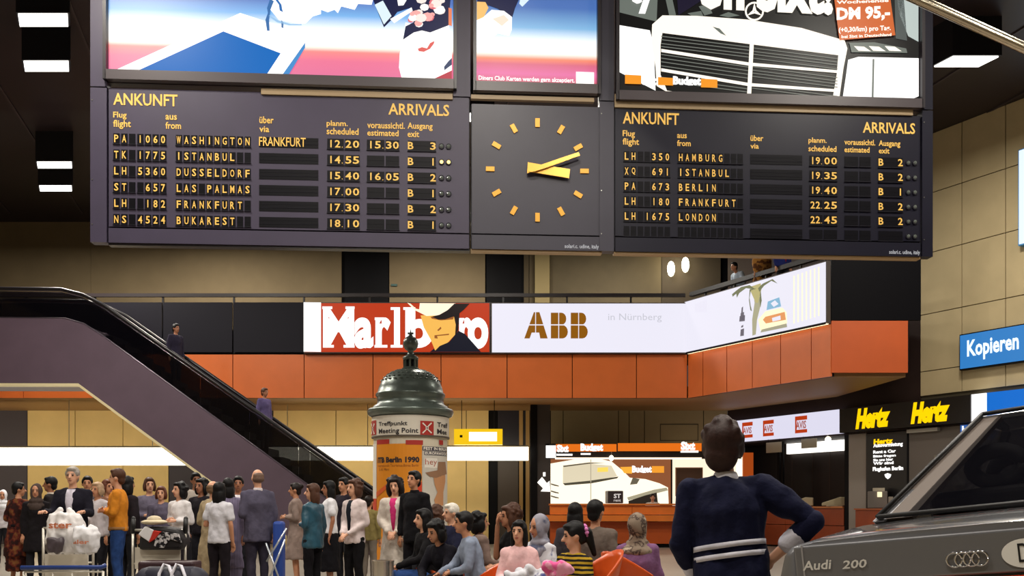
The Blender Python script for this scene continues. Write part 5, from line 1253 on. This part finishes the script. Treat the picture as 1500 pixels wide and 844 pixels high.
st = [(-.0, -.0, .03), (.012, .004, .0), (.2, .02, 0), (.5, .045, 0), (.85, .065, -.02), (1.8, .07, -.03), (2.8, .08, -.03), (3.4, .08, -.02), (4.0, .02, 0), (4.4, -.06, .03), (4.55, -.14, .08)]
b = MB(); secs = [section(*s_) for s_ in st]; n = len(secs[0])
vs = [v for s_ in secs for v in s_]; fs = []
for j in range(len(secs)-1):
    for i in range(n-1): fs.append((j*n+i, (j+1)*n+i, (j+1)*n+i+1, j*n+i+1))
    fs.append((j*n+n-1, (j+1)*n+n-1, (j+1)*n, j*n))
fs += [tuple(range(n)), tuple(range((len(secs)-1)*n, len(secs)*n))[::-1]]
b.add(vs, fs); ob = cb(b, 'body', paint, True)
m2 = ob.modifiers.new('edge', 'EDGE_SPLIT'); m2.split_angle = R(40)
# rear parts
b = MB(); b.box((.75, -.012, -.09), (1.5, .03, .17)); cb(b, 'trunk_lid', paint, bevel=.012)
b = MB(); b.box((.75, -.004, -.178), (1.5, .02, .008)); cb(b, 'lid_seam', rubber)
b = MB(); b.box((.042, -.028, -.09), (.007, .006, .17)); cb(b, 'lid_trim', pbr((190, 190, 196), .3, .6))
b = MB(); b.box((.75, -.012, -.26), (1.52, .03, .15)); cb(b, 'tail_light', pbr((200, 60, 20), .2, 0, 0, 8, 0, 60, .6), bevel=.01)
b = MB(); b.box((.75, -.06, -.46), (1.62, .2, .22)); cb(b, 'bumper', rubber, bevel=.04)
b = MB(); b.box((.75, -.0, -.36), (.52, .05, .1)); cb(b, 'plate_recess', rubber)
# greenhouse
BL, BR_, TL, TR = V((.08, .86, .085)), V((1.42, .86, .085)), V((.45, 1.78, .60)), V((1.05, 1.78, .60))
FTL, FTR, FBL, FBR = V((.40, 2.7, .62)), V((1.10, 2.7, .62)), V((.05, 3.45, .1)), V((1.45, 3.45, .1))
MT, MBm = V((.42, 2.2, .61)), V((.04, 2.1, .09))
b = MB(); up_ = V((0, 0, .035))
rf = [TL+V((0, -.02, 0)), TR+V((0, -.02, 0)), V((1.10, 2.2, .63)), FTR, FTL, V((.40, 2.2, .63))]
b.prism(rf, up_); cb(b, 'roof', paint, bevel=.03)
def pillar(p, q, w_, mt=paint, name='pillar', bev=.015, inw=0):
    d = (q-p); a = V((w_, 0, 0)) if inw == 0 else V((0, w_, 0)); k = V((0, .04, .03)); b = MB()
    vs = [p, p+a, q+a, q]; b.prism(vs, V((0, .05, -.02))); return cb(b, name, mt, bevel=bev)
pillar(BL, TL+V((0, 0, .03)), .07); pillar(BR_+V((-.07, 0, 0)), TR+V((-.07, 0, .03)), .07)
# side body panels of the rear pillars
for s_ in (0, 1):
    fx = lambda v: V((WD-v.x, v.y, v.z)) if s_ else v
    b = MB(); b.prism([fx(BL), fx(TL+V((0, 0, .03))), fx(MT+V((-.0, -.1, 0))), fx(V((.04, 1.45, .09)))], V((.03 if not s_ else -.03, 0, 0))); cb(b, 'rear_quarter', paint, bevel=.008)
    b = MB(); b.prism([fx(V((.045, 1.5, .09))), fx(MT+V((0, -.05, -.01))), fx(FTL), fx(FBL)], V((.012 if not s_ else -.012, 0, 0))); cb(b, 'side_window', glass)
    pillar(fx(FBL)+V((-.0 if not s_ else -.06, 0, 0)), fx(FTL)+V((0 if not s_ else -.06, 0, 0)), .06)
# inner trim, glass, seal
trim_c = pbr((96, 84, 76), .6)
def lerp(a, c, t): return a+(c-a)*t
nrm = V((0, -.49, .87))
q = [BL+V((.03, .02, .01)), BR_+V((-.03, .02, .01)), TR+V((-.03, 0, .035)), TL+V((.03, 0, .035))]
b = MB(); b.prism([lerp(q[0], q[1], 0), lerp(q[0], q[1], .13), lerp(q[3], q[2], .2), q[3]], V((0, .03, -.02))); cb(b, 'inner_trim', trim_c)
b = MB(); b.prism([lerp(q[0], q[1], .9), q[1], q[2], lerp(q[3], q[2], .83)], V((0, .03, -.02))); cb(b, 'inner_trim', trim_c)
b = MB(); b.prism([v+V((0, -.004, .004)) for v in (lerp(q[0], q[1], .10), lerp(q[0], q[1], .9), lerp(q[3], q[2], .83), lerp(q[3], q[2], .17))], V((0, .004, -.003))); cb(b, 'rear_window', tinted_glass('rear_window_glass', (14, 14, 20), .62, .03))
for a, c in ((q[0], q[1]), (q[1], q[2]), (q[2], q[3]), (q[3], q[0])):
    b = MB(); b.tube([a+V((0, -.012, .014)), c+V((0, -.012, .014))], .012, 8); cb(b, 'window_seal', rubber, True)
b = MB(); b.prism([V((.05, 3.45, .1)), V((1.45, 3.45, .1)), V((1.1, 2.7, .62)), V((.4, 2.7, .62))], V((0, .01, .01))); cb(b, 'windscreen', glass)
# interior
dk_in = pbr((20, 18, 22), .8)
b = MB(); b.box((.75, 1.15, .04), (1.2, .6, .04)); cb(b, 'parcel_shelf', dk_in)
for y in (1.68, 2.45):
    b = MB(); b.box((.75 if y < 2 else .42, y, -.02), (1.15 if y < 2 else .48, .14, .5)); 
    if y > 2: b.box((1.08, y, -.02), (.48, .14, .5))
    cb(b, 'seat_back', dk_in, bevel=.04)
for x, y in ((.54, 1.68), (.98, 1.68), (.50, 2.45), (1.02, 2.45)):
    b = MB(); w_, h_ = .13, .07; ctr = V((x, y, .34))
    pts = [ctr+V((w_*cos(a)*(1.0), 0, h_*1.25*sin(a))) for a in [2*pi*i/16 for i in range(17)]]
    b.tube(pts, .045, 8); cb(b, 'head_restraint', dk_in, True)
b = MB()
for i in range(20):
    a0, a1 = 2*pi*i/20, 2*pi*(i+1)/20; c = V((.42, 3.0, .2)); b.rod(c+V((.18*cos(a0), .05*sin(a0), .18*sin(a0))), c+V((.18*cos(a1), .05*sin(a1), .18*sin(a1))), .014, n=6)
cb(b, 'steering_wheel', dk_in, True)
# badge work on the rear face
class Tilt(Plane):
    def __init__(s, M, yo): s.M = M; s.I = M.inverted(); s.yo = yo
    def hit(s, px, py):
        o = s.I @ V((0, 0, EYE)); d = s.I.to_3x3() @ V(((px-750)/F, 1, (HZ-py)/F)); t = (s.yo-o.y)/d.y; p = o+d*t; return p.x, p.z
    def u(s, px): return s.hit(px, 820)[0]
    def W(s, u, z, d=0): return s.M @ V((u, s.yo-d, z))
TR_ = Tilt(Mc, -.028)
def cw(mb, name, mat=None, smooth=False): return mb.build(name, mat, car, smooth=smooth)
b = MB(); bdg = pbr((232, 230, 226), .35, .2); text(TR_, b, 'Audi', 1175, 822.5, 836.5, 1216, .004, bdg, .02, .2); text(TR_, b, '200', 1233, 821.5, 834, 1268, .004, bdg, .02, .25); cw(b, 'badge_lettering')
u0, z0 = TR_.hit(1387, 820); u1, _ = TR_.hit(1448, 819); _, zt2 = TR_.hit(1417, 807.5); _, zb2 = TR_.hit(1417, 831)
rr2 = (zt2-zb2)/2-.003; zc2 = (zt2+zb2)/2
for i in range(4):
    c = u0+rr2+(u1-u0-2*rr2)*i/3; b = MB(); pts = [TR_.W(c+rr2*cos(a), zc2+rr2*sin(a), .006) for a in [2*pi*k/24 for k in range(25)]]
    b.tube(pts, .0042, 8); cw(b, 'badge_ring', chrome, True)
u0, zc3 = TR_.hit(1467, 811); _, zt3 = TR_.hit(1490, 789.5); _, zb3 = TR_.hit(1490, 832.5); hh = (zt3-zb3)/2; ww = hh*1.5
b = MB(); pts = [TR_.W(u0+ww+ww*cos(a), (zt3+zb3)/2+hh*sin(a), .003) for a in [2*pi*k/32 for k in range(32)]]; b.add(pts, [tuple(range(32))]); o = cw(b, 'country_sticker', pbr((240, 238, 232), .5)); o['label'] = 'white oval D sticker'
b = MB(); x0 = 1490; text(TR_, b, 'D', x0, 796.5, 824, x0+20, .005, pbr((14, 12, 14), .5), .0); cw(b, 'sticker_letter')
# banner reflection on the deck, painted on as red letters
class Deck(Plane):
    def W(s, u, z, d=0): return Mc @ V((u, z, .075+d))
b = MB(); vs, fs = glyphs('FAHREN', .03); b.add([Mc @ V((.42+.62*x, .68+.055*y, .0835)) for x, y in vs], fs, pbr((196, 90, 80), .5)); cw(b, 'painted_deck_reflection')
# wheels
for x in (-.02, 1.52):
    for y in (.75, 3.5):
        b = MB(); b.rod((x-.1, y, -.72), (x+.1, y, -.72), .30, n=28); cb(b, 'tyre', rubber, bevel=.03)
        b = MB(); b.rod((x-.105, y, -.72), (x+.105, y, -.72), .19, n=20); cb(b, 'wheel_rim', pbr((150, 150, 154), .3, .8))
# display ramp under the car
b = MB(); c8 = [Mc @ V((x, y, -1.02)) for x, y in ((-.25, -.4), (1.75, -.4), (1.75, 4.5), (-.25, 4.5))]
vs = c8+[V((v.x, v.y, 0)) for v in c8]
b.add(vs, [(0, 1, 2, 3), (7, 6, 5, 4), (0, 4, 5, 1), (1, 5, 6, 2), (2, 6, 7, 3), (3, 7, 4, 0)]); o = b.build('display_ramp', pbr((150, 140, 128), .6), at=(c8[0].x, c8[0].y, 0)); tag(o, 'sloping pale platform on which the grey car is displayed', 'platform')

# ------------------------------------------------------------------ luggage trolleys, bags, seats
tube_m = pbr((206, 200, 188), .35, .5); blue_p = pbr((36, 62, 130), .35)
def lm(t): return MW[t.name]
def wp(t, x, y, z): return lm(t) @ V((x, y, z))
def trolley(label, cx, Y, wd, rz, handle, zh, zb_=.18, panel=True, back_h=.95, grips=False):
    c = P(cx, 742, Y); t = thing('luggage_trolley', label, 'trolley', (c.x, Y, 0), rz, 'airport luggage trolleys')
    h = wd/2
    def T(pts, r, nm, m): b = MB(); b.tube([wp(t, *p) for p in pts], r, 8); b.build(nm, m, t, smooth=True)
    for s_ in (-1, 1):
        T([(s_*h, .0, zb_), (s_*h, .0, back_h)], .016, 'upright', tube_m)
        T([(s_*h, .0, zb_), (s_*h*.8, -.75, zb_)], .016, 'side_rail', tube_m)
        b = MB().rod(wp(t, s_*h-.02, -.02, .07), wp(t, s_*h+.02, -.02, .07), .07, n=14); b.build('wheel', rubber, t)
    b = MB().rod(wp(t, -.02, -.7, .07), wp(t, .02, -.7, .07), .07, n=14); b.build('wheel', rubber, t)
    T([(-h, 0, back_h), (h, 0, back_h)], .014, 'cross_bar', tube_m); T([(-h, 0, .55), (h, 0, .55)], .012, 'cross_bar', tube_m)
    if panel:
        b = MB(); M = lm(t); b.box((0, 0, 0), (wd*.86, .02, .4 if not grips else .26), M=M @ Matrix.Translation((0, -.04, .46 if not grips else .62))); b.build('front_panel', pbr((208, 200, 186), .5), t)
    b = MB(); M = lm(t); b.box((0, 0, 0), (wd*.8, .72, .02), M=M @ Matrix.Translation((0, -.37, zb_))); b.build('deck', tube_m, t)
    if grips:
        for s_ in (-1, 1): b = MB().cap(wp(t, s_*h, 0, back_h-.02), wp(t, s_*h, .02, back_h+.14), .03, .028); b.build('grip', rubber, t, smooth=True)
    if handle:
        T([(-h-.12, -.25, zh-.1), (-h-.1, -.25, zh), (h+.02, -.25, zh)], .028, 'blue_bar', blue_p)
    return t
t1 = trolley('luggage trolley with white shopping bags pushed by the grey-haired man', 100, 11.6, .62, 0, False, 0, back_h=.98)
# blue push bar of the empty trolley in front
c = P(93, 742, 10.6)
t2 = thing('luggage_trolley', 'empty luggage trolley with a blue push bar at the lower left', 'trolley', (c.x, 10.6, 0), 0, 'airport luggage trolleys')
zb2 = EYE-(832-742)*10.6/F
def T2(pts, r, nm, m): b = MB(); b.tube([wp(t2, *p) for p in pts], r, 8); b.build(nm, m, t2, smooth=True)
h = .48; T2([(-h, 0, zb2), (h-.05, 0, zb2+.005), (h, 0, zb2+.03)], .026, 'push_bar', blue_p)
for s_ in (-1, 1):
    T2([(s_*(h-.03), 0, zb2-.04), (s_*(h-.03), 0, .15)], .016, 'upright', tube_m); T2([(s_*(h-.03), 0, .15), (s_*h*.6, -.8, .15)], .016, 'side_rail', tube_m)
    b = MB().rod(wp(t2, s_*(h-.03)-.02, 0, .07), wp(t2, s_*(h-.03)+.02, 0, .07), .07, n=14); b.build('wheel', rubber, t2)
T2([(-h+.03, 0, zb2-.045), (h-.03, 0, zb2-.045)], .012, 'cross_bar', tube_m)
for x in (-.12, .1): T2([(x, 0, zb2-.045), (x, 0, .2)], .009, 'wire', tube_m)
# shopping bags
def bag(label, cx, ytop, ybot, Y, w_, col, rz=0, tie=True, name='shopping_bag', letters=None, cat='bag', group='plastic shopping bags'):
    zt3 = EYE+(742-ytop)*Y/F; zb3 = EYE+(742-ybot)*Y/F; H = zt3-zb3; c = P(cx, 742, Y)
    t = thing(name, label, cat, (c.x, Y, zb3), rz, group); h = w_/2; b = MB(); I = Matrix.Identity(3)
    b.loft([(V((0, 0, 0.01)), h*.8, h*.45, I), (V((0, 0, H*.3)), h, h*.6, I), (V((.01, 0, H*.65)), h*.95, h*.55, I), (V((0, 0, H*.85)), h*.8, h*.35, I)], 14)
    if tie:
        for s_ in (-1, 1): b.cap(V((s_*h*.45, 0, H*.78)), V((s_*h*.25, .02, H*.93)), h*.3, h*.12)
    fused(b, 'bag_body', pbr(col, .45, 0, .05, 6, .5, 9), t, .016, 2)
    if letters:
        q = MB(); vs, fs = glyphs(letters[0], .03); z_ = letters[1]; hh_ = letters[2]
        for z2, h2, tx in ((z_, hh_, letters[0]),):
            q.add([lm(t) @ V(((x-.5)*w_*.62, -h*.62*sqrt(max(.05, 1-((x-.5)*1.24)**2))-.012, H*z2+h2*y)) for x, y in vs], fs, pbr(letters[3], .5))
        q.build('bag_lettering', None, t)
    return t
bag('big white shopping bag with orange-red lettering on the left of the trolley', 94, 743, 812, 11.35, .44, (226, 222, 222), R(5), letters=('ster', .55, .075, (204, 120, 84)))
bag('crumpled white shopping bag on the right of the loaded trolley', 126, 768, 812, 11.2, .34, (222, 220, 224), R(-8), letters=('aler', .35, .05, (206, 130, 100)))
bag('small dark bag squeezed under the big white shopping bag', 80, 785, 811, 11.15, .22, (70, 60, 66), 0, False, group=None)
t3 = trolley('luggage trolley with black grips carrying a red and white bag', 233, 11.4, .64, 0, False, 0, back_h=.96, grips=True)
b = MB(); Y3 = 11.25
def bp(x, y, dy=0): return P(x, y, Y3)+V((0, dy, 0))
t = thing('travel_bag', 'white travel bag with red stripe and black sides on the trolley', 'bag', bp(233, 805))
b = MB(); b.prism([bp(202, 806), bp(266, 806), bp(268, 790), bp(262, 776), bp(240, 772), bp(212, 772), bp(203, 788)], (0, .3, 0)); b.build('bag_body', pbr((22, 18, 22), .6), t, bevel=.04)
b = MB(); b.prism([bp(203, 783, -.02), bp(213, 771, -.02), bp(226, 777, -.02), bp(219, 794, -.02)], (0, .1, 0)); b.build('white_flap', pbr((224, 222, 226), .6), t, bevel=.01)
b = MB(); b.prism([bp(226, 777, -.03), bp(237, 779, -.03), bp(228, 790, -.03), bp(219, 795, -.03)], (0, .1, 0)); b.build('red_stripe', pbr((190, 40, 26), .6), t, bevel=.006)
b = MB(); b.prism([bp(237, 779, -.02), bp(262, 782, -.02), bp(266, 795, -.02), bp(250, 790, -.02), bp(240, 803, -.02), bp(226, 801, -.02), bp(228, 790, -.02)], (0, .08, 0)); b.build('printed_side', patterned('black_white_print', (30, 28, 32), (200, 196, 198), 'noise', 22), t, bevel=.006)
t = thing('straw_hat', 'cream straw hat lying on the red and white travel bag', 'hat', P(226, 768, 11.35))
b = MB(); p = P(226, 765, 11.35); b.ell(p, (.16, .14, .035), mat=cloth((206, 192, 164))); b.ell(p+V((0, 0, .03)), (.09, .08, .05), mat=cloth((206, 192, 164))); b.build('hat_body', None, t, smooth=True)
t = thing('suitcase', 'dark maroon suitcase lying at the foot of the second trolley', 'suitcase', P(250, 900, 10.9))
b = MB(); c = P(247, 822, 10.95); b.box((c.x, 11.0, (c.z)/2+.05), (.66, .3, c.z-.1)); b.build('shell', pbr((52, 26, 34), .5), t, bevel=.03)
for x in (-.2, .2): b = MB(); b.box((c.x+x, 10.84, c.z-.12), (.05, .02, .06)); b.build('latch', steel, t)
t = thing('holdall', 'dark blue holdall with white straps at the bottom edge', 'bag', P(252, 880, 10.5))
c = P(252, 826, 10.5); b = MB(); b.cap(V((c.x-.25, 10.5, c.z-.2)), V((c.x+.25, 10.5, c.z-.2)), .17, .17, 16); b.build('bag_body', pbr((22, 22, 44), .6), t, smooth=True)
for x in (-.06, .08):
    b = MB(); b.tube([V((c.x+x-.04, 10.32, c.z-.34)), V((c.x+x-.02, 10.33, c.z-.1)), V((c.x+x+.0, 10.42, c.z+.0)), V((c.x+x+.06, 10.40, c.z-.02)), V((c.x+x+.13, 10.33, c.z-.14)), V((c.x+x+.15, 10.31, c.z-.34))], .018, 8); b.build('strap', pbr((214, 212, 224), .6), t, smooth=True)
t4 = thing('folded_pushchair', 'blue folded pushchair standing between the grey suit and the taupe coat', 'pushchair', P(408, 880, 12.9))
b = MB(); c = P(411, 765, 12.9); b.box((c.x-.02, 12.9, .62), (.14, .2, .85)); b.build('fabric', pbr((30, 66, 150), .6), t4, bevel=.04)
for x0, x1, z0_, z1_ in ((-.18, .1, .1, .8), (.08, -.16, .1, .75), (-.15, .12, .5, .95)):
    b = MB(); b.tube([V((c.x+x0, 12.74, z0_)), V((c.x+x1, 12.74, z1_))], .014, 6); b.build('frame_tube', pbr((200, 206, 214), .3, .6), t4, smooth=True)
for x in (-.16, .12): b = MB().rod((c.x+x-.02, 12.8, .08), (c.x+x+.02, 12.8, .08), .08, n=14); b.build('wheel', rubber, t4)
t = thing('waste_bin', 'shiny steel cylinder bin at the bottom edge below the column', 'bin', P(561, 1000, 10.4))
c = P(561, 742, 10.4); ztb = EYE-(821-742)*10.4/F
b = MB(); b.lathe((c.x, 10.4), [(.12, 0), (.12, ztb-.02), (.125, ztb-.02), (.125, ztb), (.10, ztb), (.10, ztb-.06)], 32); b.build('cylinder', pbr((214, 206, 194), .22, .85), t, smooth=False)
b = MB(); b.lathe((c.x, 10.4), [(.10, ztb-.05), (.10, ztb-.045)], 24); b.build('sand', pbr((60, 56, 52), .9), t)
# orange shell seats: curved back, base and column
shell_m = pbr((198, 78, 22), .32, 0, .04, 3)
def shell(label, cx, Y, ytop, face, w_=.52, zoff=0):
    c = P(cx, 742, Y); t = thing('shell_chair', label, 'chair', (c.x, Y, 0), pi+R(face), 'orange shell seats'); M = lm(t)
    zt4 = EYE+(742-ytop)*Y/F; h = w_/2; zs = .43; b = MB(); n = 14; rows_ = 8; vs = []
    for th in (0, .02):
        for j in range(rows_+1):
            v = j/rows_
            for i in range(n+1):
                u = -1+2*i/n; dip = (abs(u)**2.2)
                # back profile from the seat edge up to the rim, sides wrapped forward
                z = zs+(zt4-zs)*v*(1-.5*dip)+(1-v)*.10*dip; y = -.20-.12*v+dip*(.22+.10*v)-th
                vs.append(M @ V((u*h*(1-.05*v)*(1 if th == 0 else 1.03), y, z)))
    N = (n+1)*(rows_+1); fs = []
    for k in (0, 1):
        for j in range(rows_):
            for i in range(n):
                a = k*N+j*(n+1)+i; q = (a, a+1, a+n+2, a+n+1); fs.append(q if k == 0 else q[::-1])
    rim = [i for i in range(n+1)]; top = [rows_*(n+1)+i for i in range(n+1)]
    for L_ in (rim, top):
        for i in range(n): fs.append((L_[i], L_[i+1], L_[i+1]+N, L_[i]+N))
    for e_ in (0, n):
        for j in range(rows_): a = j*(n+1)+e_; fs.append((a, a+n+1, a+n+1+N, a+N))
    b.add(vs, fs); b.build('backrest', shell_m, t, smooth=True)
    b = MB(); b.box((0, 0, 0), (w_*.92, .46, .05), M=M @ Matrix.Translation((0, .02, zs))); b.build('seat', shell_m, t, bevel=.02)
    b = MB().rod(wp(t, 0, 0, .03), wp(t, 0, 0, zs-.02), .04, n=12); b.build('pedestal', steel, t, smooth=True)
    b = MB().rod(wp(t, 0, 0, 0), wp(t, 0, 0, .03), .22, .2, n=24); b.build('base', steel, t)
    return t
shell('orange shell seat under the pink cardigan girl', 728, 8.5, 820, -30, .44)
shell('orange shell seat behind the striped girl', 860, 7.7, 806, -62, .5)
shell('orange shell seat at the right under the woman in purple', 927, 8.45, 806, 128, .54)
for cx, Y, fc, lb in ((622, 10.75, -62, 'woman in blue jeans'), (662, 11.75, -60, 'white-haired man'), (702, 11.05, 110, 'black-haired person in a patterned shirt'), (749, 10.05, -70, 'curly-haired woman'), (792, 9.15, -35, 'woman in the grey headscarf'), (843, 10.7, 160, 'long-haired person in black')):
    shell('shell seat under the %s' % lb, cx, Y, 742+(EYE-.52)*F/Y, fc, .44)
# pink cloth on the striped girl's lap, white bag beside it
t = thing('pink_bundle', 'bright pink crumpled bundle on the lap of the striped girl', 'cloth', P(816, 839, 7.3)); b = MB()
c = P(816, 832, 7.3); rnd = random.Random(5); I = t.location
for i in range(26): b.ell((rnd.uniform(-.1, .1), rnd.uniform(-.05, .05), rnd.uniform(-.02, .08)*(1-.2)), (rnd.uniform(.03, .055), .04, rnd.uniform(.025, .045)), Rm(rnd.random(), rnd.random(), 0), 8, 6)
fused(b, 'folds', patterned('pink_print', (230, 96, 156), (244, 168, 196), 'noise', 12), t, .012, 1)
t = thing('white_handbag', 'white crumpled bag on the lap of the woman in the grey headscarf', 'bag', P(772, 848, 8.0)); b = MB()
for i in range(16): b.ell((rnd.uniform(-.16, .16), rnd.uniform(-.05, .05), rnd.uniform(-.03, .08)), (rnd.uniform(.04, .07), .05, rnd.uniform(.03, .05)), Rm(rnd.random(), rnd.random(), 0), 8, 6)
fused(b, 'folds', wh_print, t, .013, 1)
run_jobs()
